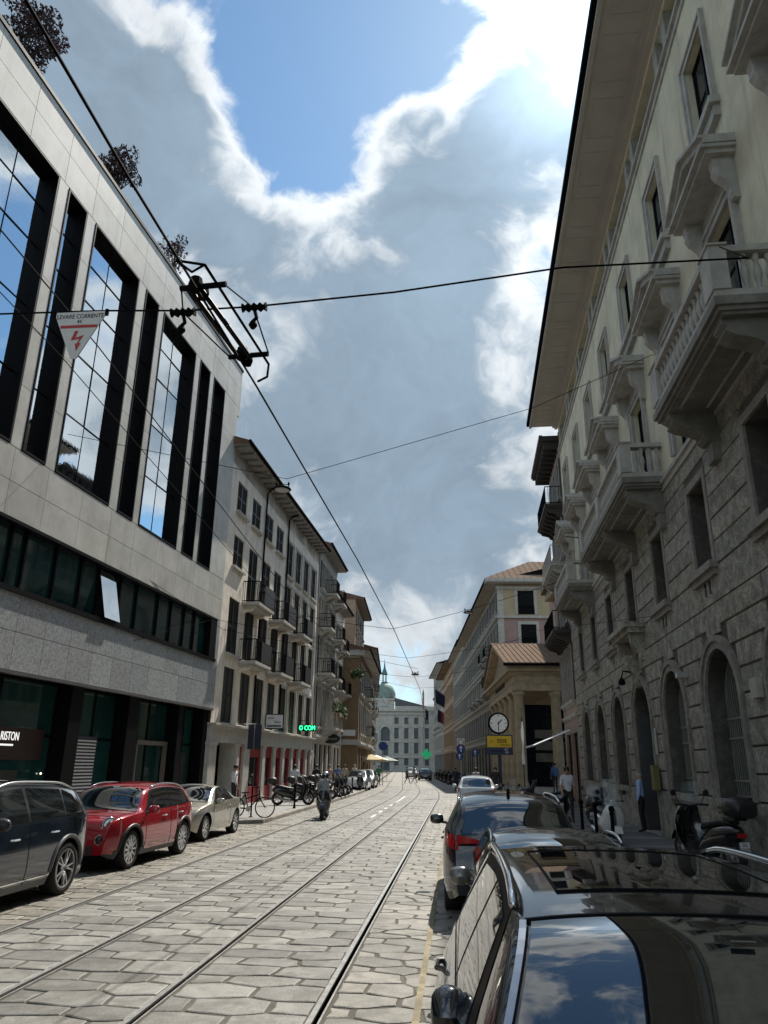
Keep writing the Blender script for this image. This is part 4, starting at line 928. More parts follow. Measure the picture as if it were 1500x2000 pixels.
palazzo(R5, 0, 26, 20.2, [(5.0,7.6),(9.2,11.6),(12.9,15.4),(16.6,18.8)], 10, mat('olive_stone', (.31,.285,.22)), M['ytrim'], 1.25, ((4.2,.2,.3),(8.4,.25,.3),(12.2,.15,.25)), (1.0,M['stoneg'],M['iron']), {0:M['shutter'],1:M['shutter'],2:M['shutter'],3:M['shutter']}, True, .5, (8,3.9), M['stoneg'])
R6 = frame('orange_palazzo', 'orange brick palazzo with stone ground floor and flags far down the right side', -.45, -.075, -1, y0=142.6)
palazzo(R6, 0, 34, 20.5, [(5.4,8.2),(10.0,13.0),(14.4,17.2)], 10, M['orange'], M['stoneo'], 1.5, ((4.6,.25,.4),(9.2,.3,.4),(18.6,.35,.5)), (1.5,M['brown'],M['tile']), {0:M['brown'],1:M['brown'],2:M['brown']}, True, .8, (9,4.2), M['orange'])
R7 = frame('ornate_grey_palazzo', 'ornate pale grey palazzo at the far right end of the street', -3.0, -.09, -1, y0=177)
palazzo(R7, 0, 34, 24.5, [(5.5,8.5),(10.5,13.6),(15,18),(19.5,22.5)], 9, M['stoneg'], M['stoneg'], 1.7, ((4.8,.4,.5),(9.6,.5,.6),(18.8,.4,.5)), (1.3,M['far'],M['iron']), None, True, .8, (8,4.3), M['far'], balc=[(1,1,1.3,M['far']),(3,1,1.3,M['far']),(5,1,1.3,M['far'])])

def dome_building():
    t = thing('domed_building', 'pale stone building with a green dome and lantern closing the street', 'building', (-15.2,216,0), R(3))
    H_ = 15.2; X0, X1 = -8.5, 9.4; ops = []
    for z0, z1 in ((1.5,3.2),(4.4,7.0),(8.0,10.6),(11.6,13.2)):
        for x in (-2.0,.6,3.2,6.0): ops.append((x,x+1.1,z0,z1))
        ops.append((-7.9,-7.0,z0,z1))
    ops += [(-5.6,-3.2,7.2,10.9,True),(-5.2,-3.6,3.9,6.4),(-5.6,-3.2,.2,2.9)]
    q = MB(); q.side = None
    w = MB(-1); wall(w, X0, X1, 0, H_, ops, .35); w.v = [(p[1], p[0], p[2]) for p in w.v]; w.build('wall', M['far'], t)
    for o in ops:
        a, b, c, d = o[:4]; q = MB(); q.box(a,b,.33,.36,c,d); f = q.build('window', mat('far_window', (.10,.115,.12), .3, .2, 2), t)
        q = MB(); q.box(a-.16,b+.16,-.14,-.001,c-.25,c-.02); q.box(a-.16,b+.16,-.18,-.001,d+.06,d+.28) if len(o) == 4 else None
        q.build('window_trim', M['far'], f)
    q = MB(); q.box(X0,X1,.4,14,0,H_); q.build('rear_walls', M['far'], t)
    q = MB()
    for z, p, h in ((3.3,.25,.4),(7.1,.2,.3),(10.9,.2,.3),(13.9,.35,.4),(14.8,.6,.45)): q.box(X0-.1,X1+.1,-p,.2,z,z+h)
    for x in (-6.6,-2.7,5.0): q.box(x,x+.55,-.18,.1,0,14.8)
    q.build('cornices', M['far'], t)
    q = MB()
    for k in range(12):
        a0, a1 = math.pi*k/12, math.pi*(k+1)/12; f = lambda r, a: (-4.4-r*math.cos(a), 9.7+r*math.sin(a))
        (x0,z0),(x1,z1),(x2,z2),(x3,z3) = f(1.2,a0),f(1.6,a0),f(1.6,a1),f(1.2,a1); q.prism([(x0,z0),(x1,z1),(x2,z2),(x3,z3)], -.25, .1, 1)
    q.build('arch_moulding', M['far'], t, fix=True)
    q = MB(); q.box(-7.5,-2.2,-.1,5,15.25,18.0); q.box(-7.7,-2.0,-.3,5.2,17.6,18.0); q.box(-6.0,-3.7,-.35,-.05,16.0,17.3); q.prism([(-6.2,17.3),(-3.5,17.3),(-4.85,18.4)], -.4, .1, 1); q.box(-1.9,9.2,.4,8,15.25,16.1); q.build('attic', M['far'], t, fix=True)
    q = MB(); q.add([(-1.9,.4,18.2),(6.6,.4,16.1),(6.6,9,16.1),(-1.9,9,18.2),(-1.9,.4,16.11)], [(0,1,2,3),(0,1,4)]); q.build('roof', mat('slate', (.12,.12,.125), .7, .2, 2), t)
    q = MB(); q.box(-2.5,-2.0,.5,1,18.0,19.6); q.box(5.4,5.9,0,.5,15.3,19.0); q.prism([(5.3,19),(6.0,19),(5.65,20.6)], 0, .5, 1); q.build('chimneys', M['pink'], t)
    q = MB(); q.lathe([(3.15,17.9),(3.15,18.6)]+[(3.1*math.cos(k*.15)**.9+.02, 18.6+3.6*math.sin(k*.15)) for k in range(10)]+[(.75,22.3)], 20, (-4.9,3.2,0)); q.build('dome', M['copper'], t, smooth=True)
    q = MB()
    for k in range(6): a = k*math.pi/3; q.lathe([(.09,22.3),(.08,24.4)], 6, (-4.9+.55*math.cos(a),3.2+.55*math.sin(a),0))
    q.lathe([(.95,22.1),(.95,22.4),(.8,22.5)], 12, (-4.9,3.2,0)); q.lathe([(.8,24.4),(.85,24.7),(.6,25.3),(.28,26.2),(.1,27.6),(.02,28.6)], 12, (-4.9,3.2,0)); q.build('lantern', mat('lantern_grey', (.13,.17,.16), .7, .2, 3), t)
    t.scale = (1.06,1.06,1.09); return t
dome_building()
# ------------------------------------------------------------------ cars
def curve(pts):
    xs = [p[0] for p in pts]; ys = [p[1] for p in pts]; n = len(xs); d = [(ys[i+1]-ys[i])/(xs[i+1]-xs[i]) for i in range(n-1)]
    m = [d[0]]+[0 if d[i-1]*d[i] <= 0 else 2*d[i-1]*d[i]/(d[i-1]+d[i]) for i in range(1, n-1)]+[d[-1]]
    def f(x):
        if x <= xs[0]: return ys[0]
        if x >= xs[-1]: return ys[-1]
        i = max(k for k in range(n-1) if xs[k] <= x); h = xs[i+1]-xs[i]; t = (x-xs[i])/h
        return (1+2*t)*(1-t)**2*ys[i]+t*(1-t)**2*h*m[i]+t*t*(3-2*t)*ys[i+1]+t*t*(t-1)*h*m[i+1]
    return f
def interp(x, pts):     # pts sorted by first value
    for (a, b), (c, d) in zip(pts[:-1], pts[1:]):
        if a <= x <= c: return b+(d-b)*((x-a)/(c-a) if c > a else 0)
    return pts[0][1] if x < pts[0][0] else pts[-1][1]
def wheel_meshes(r, w, spokes, twin):
    def ty():
        q = MB(); q.lathe([(r*.70,-w*.42),(r*.80,-w*.5),(r*.93,-w*.5),(r,-w*.36),(r,w*.36),(r*.93,w*.5),(r*.80,w*.5),(r*.70,w*.42)], 28, axis=0, cap=False); return q.mesh('wheel', M['rubber'], True)
    def ri():
        q = MB(); q.lathe([(r*.72,w*.1),(r*.74,w*.46),(r*.68,w*.47),(r*.66,w*.2)], 28, axis=0, cap=False); q.lathe([(.001,w*.34),(r*.13,w*.42),(r*.16,w*.3)], 12, axis=0)
        for i in range(spokes):
            for e in ((-.13,.13) if twin else (0,)):
                a = 2*math.pi*i/spokes; b = a+e*.6; c = a+e*1.5; p = [(math.cos(b), math.sin(b)), (math.cos(c), math.sin(c))]; t = (-math.sin(a), math.cos(a)); hw = r*.035 if twin else r*.07
                v = []
                for rr, (cx, cy), k in ((r*.12,p[0],1.3),(r*.69,p[1],.9)):
                    for sg in (-1,1): v += [(w*.30,cx*rr+t[0]*hw*k*sg,cy*rr+t[1]*hw*k*sg),(w*.44,cx*rr+t[0]*hw*k*sg*.7,cy*rr+t[1]*hw*k*sg*.7)]
                q.add(v, [(1,3,7,5),(0,1,5,4),(2,6,7,3),(0,4,6,2)])
        q.cur = 1; q.lathe([(.001,w*.05),(r*.7,w*.06)], 20, axis=0); q.lathe([(.001,w*.1),(r*.42,w*.12),(r*.42,w*.05)], 16, axis=0)
        return q.mesh('rim', [M['alu'], M['bmetal']])
    k = (round(r,3), round(w,3), spokes, twin); return cached(('ty',)+k, ty), cached(('ri',)+k, ri)
def car(name, label, P, loc, rz, group=None, res=.07):
    t = thing(name, label, 'car', loc, rz, group); L, Wd = P['L'], P['W']; h = L/2
    top = curve(P['top']); belt = curve(P['belt']); tum = P.get('tum', .36); rw = P['rw']; wheels = P['wheels']; ra = rw+.075; sill = P.get('sill', .21); shd = P.get('shoulder', .035)
    nose = P.get('round', .75)
    def plan(s):
        e = max(0, (abs(s)-(h-nose))/nose); return 1-.20*e**2.4
    def low(s):
        z = sill+.10*max(0, (abs(s)-(h-.45))/.45)**2
        for sw in wheels:
            if abs(s-sw) < ra: z = max(z, rw+math.sqrt(ra*ra-(s-sw)**2)*.98)
        return z
    def ring(s):
        hw = Wd/2*plan(s); zl = low(s); zt = top(s); zb = min(belt(s), zt-.012); n1, n2, n3 = 9, 8, 7
        def ys(z):
            return hw*(1-.075*max(0, (.52-z)/.32)**2)-shd*max(0, min(1.5, (z-.66)/max(zb-.66, .06)))**2
        zl = min(zl, zb-.01); side = [(ys(zl+(zb-zl)*k/n1), zl+(zb-zl)*k/n1) for k in range(n1+1)]
        g = max(zt-zb, 0); yb = side[-1][0]; yr = max(.12, yb-.02-tum*g); ze = zt-min(P.get('crown', .075), g*.45+.008)
        gh = [(yb+(yr-yb)*(k/n2)**1.15, zb+(ze-zb)*(k/n2)) for k in range(1, n2+1)]
        rf = [(yr*(1-(k/n3)), ze+(zt-ze)*(1-(1-k/n3)**2.6)) for k in range(1, n3+1)]
        return side, gh, rf
    ns = int(L/res); st = [-h+L*i/ns for i in range(ns+1)]
    for sw in wheels: st += [sw-ra, sw+ra, sw-ra*.97, sw+ra*.97, sw-ra*.85, sw+ra*.85]
    st = sorted(x for x in st if -h <= x <= h)
    rows = []
    for s in st:
        a, b, c = ring(s); half = a+b+c; rows.append([(y, s, z) for y, z in half]+[(-y, s, z) for y, z in half[-2::-1]])
    q = MB(); q.grid(rows); n = len(rows[0])
    q.add(rows[0], [tuple(range(n))]); q.add(rows[-1], [tuple(range(n))[::-1]])
    cz = P.get('clad', .0)
    for i, f in enumerate(q.f):
        if sum(q.v[j][2] for j in f)/len(f) < cz and len(f) == 4: q.mi[i] = 1
    body = q.build('body', [P['paint'], P.get('cladm', M['blackp'])], t, smooth=True)
    def yat(s, z):
        a, b, c = ring(s); pts = [(p[1], p[0]) for p in a+b]; return interp(z, pts)
    def zat(s, y):
        a, b, c = ring(s); pts = sorted((p[0], p[1]) for p in b+c); return interp(min(abs(y), pts[-1][0]), pts)
    def redge(s): return ring(s)[1][-1]
    def side_patch(nm, c4, m, parent, off=.006, nu=14, nv=7, sides=(1,-1), rel=True, cnr=0):
        (s0,z0),(s1,z1),(s2,z2),(s3,z3) = c4          # rear-bottom, front-bottom, front-top, rear-top
        for sd in sides:
            rr = []
            for j in range(nv+1):
                v = j/nv; row = []
                for i in range(nu+1):
                    u = i/nu; s = (s0*(1-u)+s1*u)*(1-v)+(s3*(1-u)+s2*u)*v
                    if rel: zb, zr = belt(s), redge(s)[1]; lo = zb+z0*(1-u)+z1*u; hi = zr-(z3*(1-u)+z2*u); z = lo+(hi-lo)*v
                    else: z = (z0*(1-u)+z1*u)*(1-v)+(z3*(1-u)+z2*u)*v
                    row.append((sd*(yat(s, z)+off), s, z))
                rr.append(row)
            p = MB(); p.grid(rr if sd == 1 else rr[::-1]); p.build(nm, m, parent, smooth=True)
    def screen(nm, sb, stp, m, parent, off=.007, mb_=.05, mt=.05, nu=16, nv=10):
        rr = []
        for j in range(nv+1):
            s = sb+(stp-sb)*j/nv; y = redge(s)[0]-(mb_+(mt-mb_)*j/nv); rr.append([(y*(2*i/nu-1), s, zat(s, y*(2*i/nu-1))+off) for i in range(nu+1)])
        p = MB(); p.grid(rr); return p.build(nm, m, parent, smooth=True)
    # glazing
    for c4 in P['side']: side_patch('side_window', c4, M['cglass'], t)
    if P.get('trim'): side_patch('window_trim', P['trim'], P.get('trimm', M['bmetal']), t, .003)
    for c4 in P.get('chrome', ()): side_patch('belt_moulding', c4, M['chrome'], t, .010, 20, 2, rel=False)
    ws = screen('windscreen', P['ws'][0], P['ws'][1], M['cglass'], t)
    if P.get('rw_'): screen('rear_window', P['rw_'][0], P['rw_'][1], M['cglass'], t, mb_=.10, mt=.08)
    # lamps, seams, handles
    for c4 in P.get('head', ()): side_patch('headlight', c4, M['lens'], t, .008, 6, 4, rel=False)
    for c4 in P.get('tail', ()): side_patch('tail_light', c4, M['tail'], t, .008, 6, 4, rel=False)
    for s in P.get('seams', ()): side_patch('door_seam', [(s-.008,.30),(s+.008,.30),(s+.008,belt(s)-.03),(s-.008,belt(s)-.03)], M['bmetal'], t, .003, 1, 8, rel=False)
    for s, z in P.get('handles', ()):
        for sd in (1,-1):
            y = yat(s, z); p = MB(); p.tube([(sd*(y-.01),s-.10,z),(sd*(y+.03),s-.07,z),(sd*(y+.032),s+.06,z),(sd*(y-.01),s+.09,z)], .014, 6); p.build('door_handle', P.get('handlem', P['paint']), t)
    if P.get('mirror'):
        s, z, mw = P['mirror']
        for sd in (1,-1):
            y = yat(s, z-.08)+P.get('moff', 0); p = MB(); rr = []
            for k in range(9):
                a = math.pi*k/8; rr.append([(sd*(y+.05+mw*.5-mw*.5*math.cos(a)), s+.02+.07*math.sin(a)**.6*math.cos(j*math.pi/5), z+(.085*math.sin(a)**.5)*math.sin(j*math.pi/5)) for j in range(11)])
            p.grid(rr); p.build('mirror', P.get('mirrorm', P['paint']), t, smooth=True)
            p = MB(); p.tube([(sd*(y-.03),s+.02,z-.06),(sd*(y+.08),s+.02,z-.05)], .025, 6); p.build('mirror_arm', M['blackp'], t)
    if P.get('rails'):
        s0, s1, m = P['rails']
        for sd in (1,-1):
            p = MB(); k = 14; pts = []
            for i in range(k+1):
                s = s0+(s1-s0)*i/k; e = redge(s); lift = .035*min(1, 6*min(i, k-i)/k); pts.append((sd*(e[0]-.0), s, e[1]+.012+lift))
            p.tube(pts, .017, 6); p.build('roof_rail', m, t, smooth=True)
    if P.get('arch'):
        for sw in wheels:
            for sd in (1,-1):
                p = MB(); pts = []
                for i in range(17):
                    a = math.pi*i/16; s = sw+(ra+.02)*math.cos(a); z = rw+(ra+.02)*math.sin(a)*.98; z = max(z, sill+.05); pts.append((sd*(yat(s, z)-.006), s, z))
                p.tube(pts, .035, 6); p.build('arch_cladding', P['arch'], t, smooth=True)
    if P.get('sunroof'):
        s0, s1, y = P['sunroof']; pts = []
        for s, yy in [(s0+(s1-s0)*i/10, -y) for i in range(11)]+[(s1, -y+2*y*i/10) for i in range(11)]+[(s1-(s1-s0)*i/10, y) for i in range(11)]+[(s0, y-2*y*i/10) for i in range(11)]: pts.append((yy, s, zat(s, yy)+.002))
        p = MB(); p.tube(pts, .006, 4, closed=True); p.build('sunroof_seam', M['bmetal'], t)
        p = MB(); p.grid([[(y*.99*(2*i/10-1), s0+(s1-s0)*j/10, zat(s0+(s1-s0)*j/10, y*(2*i/10-1))+.003) for i in range(11)] for j in range(11)]); p.build('sunroof', M['cglass'], t, smooth=True)
    # wheels and underside
    p = MB(); p.box(-Wd/2+.24,Wd/2-.24,-h+.25,h-.25,.17,.62); p.build('underbody', M['bmetal'], t)
    tm, rm = wheel_meshes(rw, P.get('tw', .23), P.get('spokes', 5), P.get('twin', True))
    for sw in wheels:
        for sd in (1,-1):
            o = link('wheel', tm, t, (sd*(Wd/2-.135), sw, rw), (0,0,0 if sd == 1 else math.pi)); link('rim', rm, o)
    for e, nm in ((h, 'front_plate'), (-h, 'rear_plate')):
        sg = 1 if e > 0 else -1; p = MB(); p.box(-.26,.26,min(e,e+sg*.012),max(e,e+sg*.012),P.get('plz',.5),P.get('plz',.5)+.11); p.build(nm, M['white'], t)
    t['_b'] = 1; t.id_properties_ensure()
    return t, dict(yat=yat, zat=zat, belt=belt, redge=redge, top=top)
suvtop = lambda H: [(-2.35,.62),(-2.30,.92),(-2.22,1.02),(-1.92,H-.10),(-1.5,H-.02),(-.4,H),(.45,H-.06),(1.22,1.03),(1.8,.95),(2.15,.86),(2.3,.70),(2.35,.55)]
# dark SUV beyond the near car (seen from behind)
P = dict(L=4.7, W=1.93, top=[(-2.35,.60),(-2.31,.90),(-2.24,1.06),(-2.02,1.43),(-1.85,1.50),(-1.3,1.555),(-.4,1.57),(.4,1.51),(1.2,1.03),(1.8,.95),(2.15,.86),(2.35,.58)], belt=[(-2.35,1.06),(-1,1.04),(1.2,.98),(2.35,.88)], tum=.40, rw=.36, wheels=(-1.42,1.42), paint=paint('navy_black_paint', (.012,.016,.022)), clad=.30,
  side=[[(-1.65,.03),(-.55,.03),(-.55,.03),(-1.35,.04)],[(-.48,.03),(.72,.03),(.30,.04),(-.48,.03)]], trim=[(-1.75,.0),(.95,.0),(.38,.0),(-1.5,.0)], ws=(1.16,.42), rw_=(-2.24,-1.98), tail=[[(-2.33,.86),(-1.98,.92),(-1.95,1.04),(-2.24,1.05)]], seams=(-.52,.78), handles=((-1.2,.92),(.0,.90)), mirror=(.78,1.05,.24), rails=(-1.7,.35,M['chrome']), spokes=5, plz=.45)
suv, F = car('parked_suv', 'dark navy SUV with red tail lights and chrome roof rails parked on the right', P, (.73,13.35,0), 0)
zr = lambda s, y: F['zat'](s, y)
q = MB(); # tailgate lamps wrap to the back, wiper, bumper trim, antenna
for sd in (1,-1): q.grid([[(sd*x, -2.362+.02*(.9-x), .945+(z-.945)*k) for x, k in ((.36,.15),(.5,.55),(.65,.85),(.76,1.0))] for z in (.945,1.0,1.05)])
q.build('tail_light', M['tail'], suv)
q = MB(); q.grid([[(x, -2.375, z) for x in (-.8,0,.8)] for z in (.50,.54)]); q.build('bumper_trim', M['chrome'], suv)
q = MB(); q.tube([(.1,-2.30,1.05),(-.35,-2.29,1.065)], .012, 5); q.build('rear_wiper', M['bmetal'], suv)
q = MB(); q.prism([(-1.75,1.50),(-1.5,1.545),(-1.68,1.63)], -.02, .02); q.tube([(0,-1.7,1.6),(0,-1.8,1.72)], .006, 4); q.build('antenna', M['bmetal'], suv)
for sd in (-1,1): q = MB(); q.box(sd*.45-.11,sd*.45+.11,-2.39,-2.33,.30,.37); q.build('exhaust', M['chrome'], suv)
# nearest car, black, facing the viewer
P = dict(L=4.4, W=1.86, top=[(-2.2,.62),(-2.17,.92),(-2.10,1.08),(-1.9,1.34),(-1.68,1.505),(-1.2,1.535),(-.5,1.548),(.0,1.54),(.48,1.505),(1.28,1.02),(1.7,.95),(2.05,.86),(2.2,.60)], belt=[(-2.2,1.08),(-1,1.09),(1.2,1.05),(2.2,.88)], tum=.42, crown=.032, shoulder=.135, rw=.35, wheels=(-1.35,1.35), paint=paint('black_paint', (.017,.019,.022), .16, .2), clad=.28,
  side=[[(-1.45,.03),(-.42,.03),(-.40,.03),(-1.2,.05)],[(-.36,.03),(.50,.03),(.22,.05),(-.34,.03)]], trim=[(-1.6,.0),(.75,.0),(.30,.0),(-1.35,.0)], chrome=[[(-1.6,1.072),(.75,1.052),(.75,1.085),(-1.6,1.107)]], ws=(1.25,.49), rw_=(-2.10,-1.8), seams=(-.38,.72), handles=((-1.25,.96),(-.20,.96)), mirror=(.07,1.11,.13), moff=-.12, rails=(-1.5,.35,M['chrome']), sunroof=(-1.05,.18,.42), head=[[(1.75,.66),(2.12,.62),(2.08,.76),(1.75,.80)]], spokes=5)
near, F = car('parked_car', 'glossy black car nearest the viewer, its windscreen mirroring the sky', P, (.77,3.2,0), math.pi, res=.04)
for sd in (1,-1):
    q = MB(); rr = []
    for i in range(15):
        s = .50+(1.24-.50)*i/14; e = F['redge'](s); rr.append([(sd*(e[0]-.034), s, F['zat'](s, e[0]-.034)+.010),(sd*(e[0]-.012), s, F['zat'](s, e[0]-.012)+.012)])
    q.grid(rr); q.build('pillar_trim', M['alu'], near)
q = MB(); e = F['redge'](.49)[0]-.03; q.tube([(e*(2*i/14-1), .492, F['zat'](.492, e*(2*i/14-1))+.004) for i in range(15)], .009, 5); q.build('header_seam', M['bmetal'], near)
for nm, x0, x1, z0, z1, m in (('toll_tag', -.09,-.02,1.395,1.425, 'alu'), ('rear_view_mirror', -.16,-.20,1.40,1.44,'blackp')):
    q = MB(); s = .62; q.box(min(x0,x1)-.0, max(x0,x1), s+.02, s+.035, F['zat'](s,0)+.010, F['zat'](s,0)+.012); q.build(nm, M[m], near)
# low grey car between the two
P = dict(L=3.8, W=1.70, top=[(-1.9,.58),(-1.86,.86),(-1.7,.98),(-1.25,1.26),(-.9,1.29),(-.2,1.315),(.35,1.27),(1.0,.94),(1.5,.86),(1.78,.74),(1.9,.55)], belt=[(-1.9,.96),(0,.93),(1.9,.80)], tum=.40, rw=.31, wheels=(-1.2,1.2), paint=paint('warm_grey_paint', (.17,.165,.155), .25, .5), side=[[(-1.15,.03),(-.2,.03),(-.2,.03),(-.95,.04)],[(-.14,.03),(.65,.03),(.28,.04),(-.14,.03)]], trim=[(-1.3,0),(.85,0),(.33,0),(-1.1,0)], ws=(.97,.38), rw_=(-1.7,-1.22), seams=(-.17,.7), handles=((-.8,.82),(.1,.8)), mirror=(.62,.95,.2), head=[[(1.45,.60),(1.82,.56),(1.78,.70),(1.4,.74)]], rails=(-.9,.2,M['chrome']))
car('parked_car', 'low grey car squeezed between the black car and the dark SUV', P, (.98,8.5,0), math.pi)
P = dict(L=4.3, W=1.78, top=[(-2.15,.62),(-2.1,.92),(-1.95,1.02),(-1.55,1.40),(-1.2,1.46),(-.3,1.50),(.4,1.44),(1.15,1.0),(1.7,.93),(2.0,.82),(2.15,.58)], belt=[(-2.15,1.02),(0,.98),(2.15,.85)], tum=.38, rw=.32, wheels=(-1.3,1.3), paint=paint('white_car_paint', (.62,.65,.68), .3, .0), side=[[(-1.5,.03),(-.4,.03),(-.4,.03),(-1.25,.04)],[(-.34,.03),(.75,.03),(.33,.04),(-.34,.03)]], trim=[(-1.6,0),(.95,0),(.4,0),(-1.4,0)], ws=(1.1,.42), rw_=(-1.95,-1.5), seams=(-.37,.8), mirror=(.78,1.0,.2), tail=[[(-2.1,.75),(-1.8,.8),(-1.8,.95),(-2.0,.97)]], spokes=7, twin=False)
car('parked_car', 'white car parked among the scooters beyond the dark SUV', P, (.85,37.6,0), 0, res=.1)
# left: dark blue SUV cropped by the frame, facing the viewer
X5 = dict(L=4.9, W=1.98, top=[(-2.45,.62),(-2.42,.98),(-2.36,1.08),(-2.14,1.42),(-1.9,1.56),(-1.3,1.645),(-.3,1.67),(.45,1.61),(1.3,1.08),(1.9,1.0),(2.25,.9),(2.45,.6)], belt=[(-2.45,1.12),(-1,1.10),(.8,1.03),(2.45,.92)], tum=.34, rw=.375, wheels=(-1.52,1.45), tw=.27, paint=paint('deep_blue_paint', (.008,.016,.028), .12, .25), clad=.33, cladm=mat('grey_cladding', (.11,.115,.12), .5, .1, 20), arch=mat('grey_cladding', (.11,.115,.12)), handlem=M['chrome'],
  side=[[(-2.0,.09),(-1.42,.03),(-1.42,.05),(-1.72,.09)],[(-1.36,.03),(-.42,.03),(-.42,.04),(-1.36,.05)],[(-.34,.03),(.82,.03),(.42,.05),(-.34,.04)]], trim=[(-2.12,.05),(1.05,.0),(.5,.0),(-1.8,.03)], trimm=M['chrome'], chrome=[[(-1.05,.335),(1.0,.33),(1.0,.35),(-1.05,.355)]], ws=(1.25,.5), rw_=(-2.36,-2.1), tail=[[(-2.42,.92),(-2.2,.97),(-2.22,1.04),(-2.38,1.06)]], seams=(-.38,.86), handles=((-1.05,.93),(.0,.90)), mirror=(.62,1.14,.26), mirrorm=M['blackp'], rails=(-1.75,.3,M['alu']), spokes=5)
car('parked_suv', 'dark blue SUV with silver spoked wheels cut off by the left edge', X5, (-7.06,10.62,0), math.pi-.01, res=.05)
FX = dict(L=4.2, W=1.79, top=[(-2.1,.60),(-2.06,.95),(-1.98,1.05),(-1.72,1.38),(-1.4,1.47),(-.5,1.53),(.15,1.50),(.5,1.43),(1.08,1.02),(1.55,.99),(1.9,.90),(2.05,.72),(2.1,.52)], belt=[(-2.1,1.05),(-.8,1.02),(1.0,.98),(2.1,.86)], tum=.36, rw=.345, wheels=(-1.27,1.28), paint=paint('red_car_paint', (.34,.012,.022), .16, .15), clad=.34, arch=M['blackp'], handlem=M['chrome'],
  side=[[(-1.5,.06),(-.52,.03),(-.5,.05),(-1.15,.08)],[(-.46,.03),(.66,.03),(.28,.06),(-.44,.05)]], trim=[(-1.62,.03),(.88,0),(.36,.02),(-1.35,.03)], ws=(1.06,.44), rw_=(-1.98,-1.7), seams=(-.49,.72), handles=((-1.0,.90),(-.12,.88)), mirror=(.72,1.03,.22), rails=(-1.4,.25,M['chrome']), spokes=12, twin=False, round=.95)
fx, F = car('parked_car', 'red crossover with round headlights parked behind the dark blue SUV', FX, (-7.10,16.42,0), math.pi-.045, res=.05)
def round_lamp(t, x, s, z, r, m, yaw, nm='headlight'):
    o = link(nm, None, t, (x, s, z), (R(-78),0,yaw)); o.empty_display_size = .05
    q = MB(); q.lathe([(r,-.05),(r*1.02,.0),(r*.92,.02),(r*.9,.005)], 20); q.build('bezel', M['chrome'], o, smooth=True)
    q = MB(); q.lathe([(r*.9,.0),(r*.7,.025),(r*.3,.04),(.001,.043)], 20); q.build('lens', m, o, smooth=True)
    if nm == 'headlight':
        q = MB(); q.lathe([(r*.42,.041),(r*.45,.052),(r*.25,.056),(r*.2,.046)], 14); q.build('projector', M['blackp'], o, smooth=True)
for sd in (1,-1): round_lamp(fx, sd*.70, 1.90, .80, .155, M['lens'], sd*-.85); round_lamp(fx, sd*.62, 2.075, .565, .09, M['dglass'], sd*-.5, 'fog_lamp')
q = MB(); q.grid([[(x, 2.112, z) for x in (-.5,0,.5)] for z in (.30,.46)]); q.build('grille', M['blackp'], fx)
CC = dict(L=4.0, W=1.73, top=[(-2.0,.58),(-1.97,.88),(-1.85,.97),(-1.25,1.01),(-.85,1.18),(-.5,1.31),(.0,1.365),(.3,1.33),(1.12,.94),(1.55,.86),(1.88,.70),(2.0,.50)], belt=[(-2.0,.94),(-.8,.96),(.9,.90),(2.0,.74)], tum=.38, rw=.315, wheels=(-1.22,1.30), paint=paint('champagne_paint', (.46,.44,.37), .25, .45), side=[[(-.75,.02),(-.28,.02),(-.30,.03),(-.48,.05)],[(-.25,.02),(.72,.02),(.25,.04),(-.25,.03)]], trim=[(-.85,0),(.9,0),(.30,0),(-.6,0)], ws=(1.1,.3), rw_=(-1.25,-.55), seams=(-.62,.8), handles=((-.45,.80),), mirror=(.68,.95,.2), head=[[(1.35,.70),(1.86,.58),(1.80,.68),(1.25,.83)]], spokes=9, twin=False, round=.9)
cc, F = car('parked_car', 'champagne coupe parked third in the row on the left beside the bicycle', CC, (-7.38,21.85,0), math.pi-.03, res=.05)
q = MB(); q.grid([[(x, 1.985-.10*abs(x), z) for x in (-.55,-.3,0,.3,.55)] for z in (.36,.42,.50)]); q.build('grille', M['bmetal'], cc)
for sd in (1,-1): round_lamp(cc, sd*.56, 1.90, .40, .055, M['lens'], sd*-.4, 'fog_lamp')
# far traffic
FARC = dict(P, paint=paint('silver_paint', (.50,.53,.55), .3, .6))
p_ = lambda x, y, z=0: tuple(at_z(x, y, z))
c1, _ = car('far_car', 'silver car parked at the left kerb behind the row of scooters', dict(CC, paint=paint('silver_paint', (.5,.53,.55), .3, .6), top=[(-2.0,.62),(-1.95,1.0),(-1.6,1.42),(-.4,1.5),(.2,1.46),(1.0,1.0),(1.6,.9),(2.0,.55)], side=[[(-1.4,.03),(-.4,.03),(-.4,.03),(-1.2,.04)],[(-.35,.03),(.7,.03),(.25,.04),(-.35,.03)]], trim=[(-1.5,0),(.85,0),(.3,0),(-1.3,0)], rw_=None, ws=(.95,.25)), (-7.7,61.0,0), math.pi, res=.14)
copy_tree(c1, (-7.85,67.8,0), math.pi, label='second silver car at the left kerb, next to the parasols')
wt, _ = car('far_car', 'white car driving towards the viewer behind the two crossing pedestrians', dict(P, paint=paint('white_far_paint', (.6,.62,.62), .3, .0), mirror=None), (-6.9,118.0,0), math.pi+.07, res=.14)
dk, _ = car('far_car', 'dark car driving away in the right lane far down the street', dict(P, paint=paint('dark_far_paint', (.02,.022,.025), .3, .3), mirror=None), (-4.3,104.0,0), .07, res=.14)
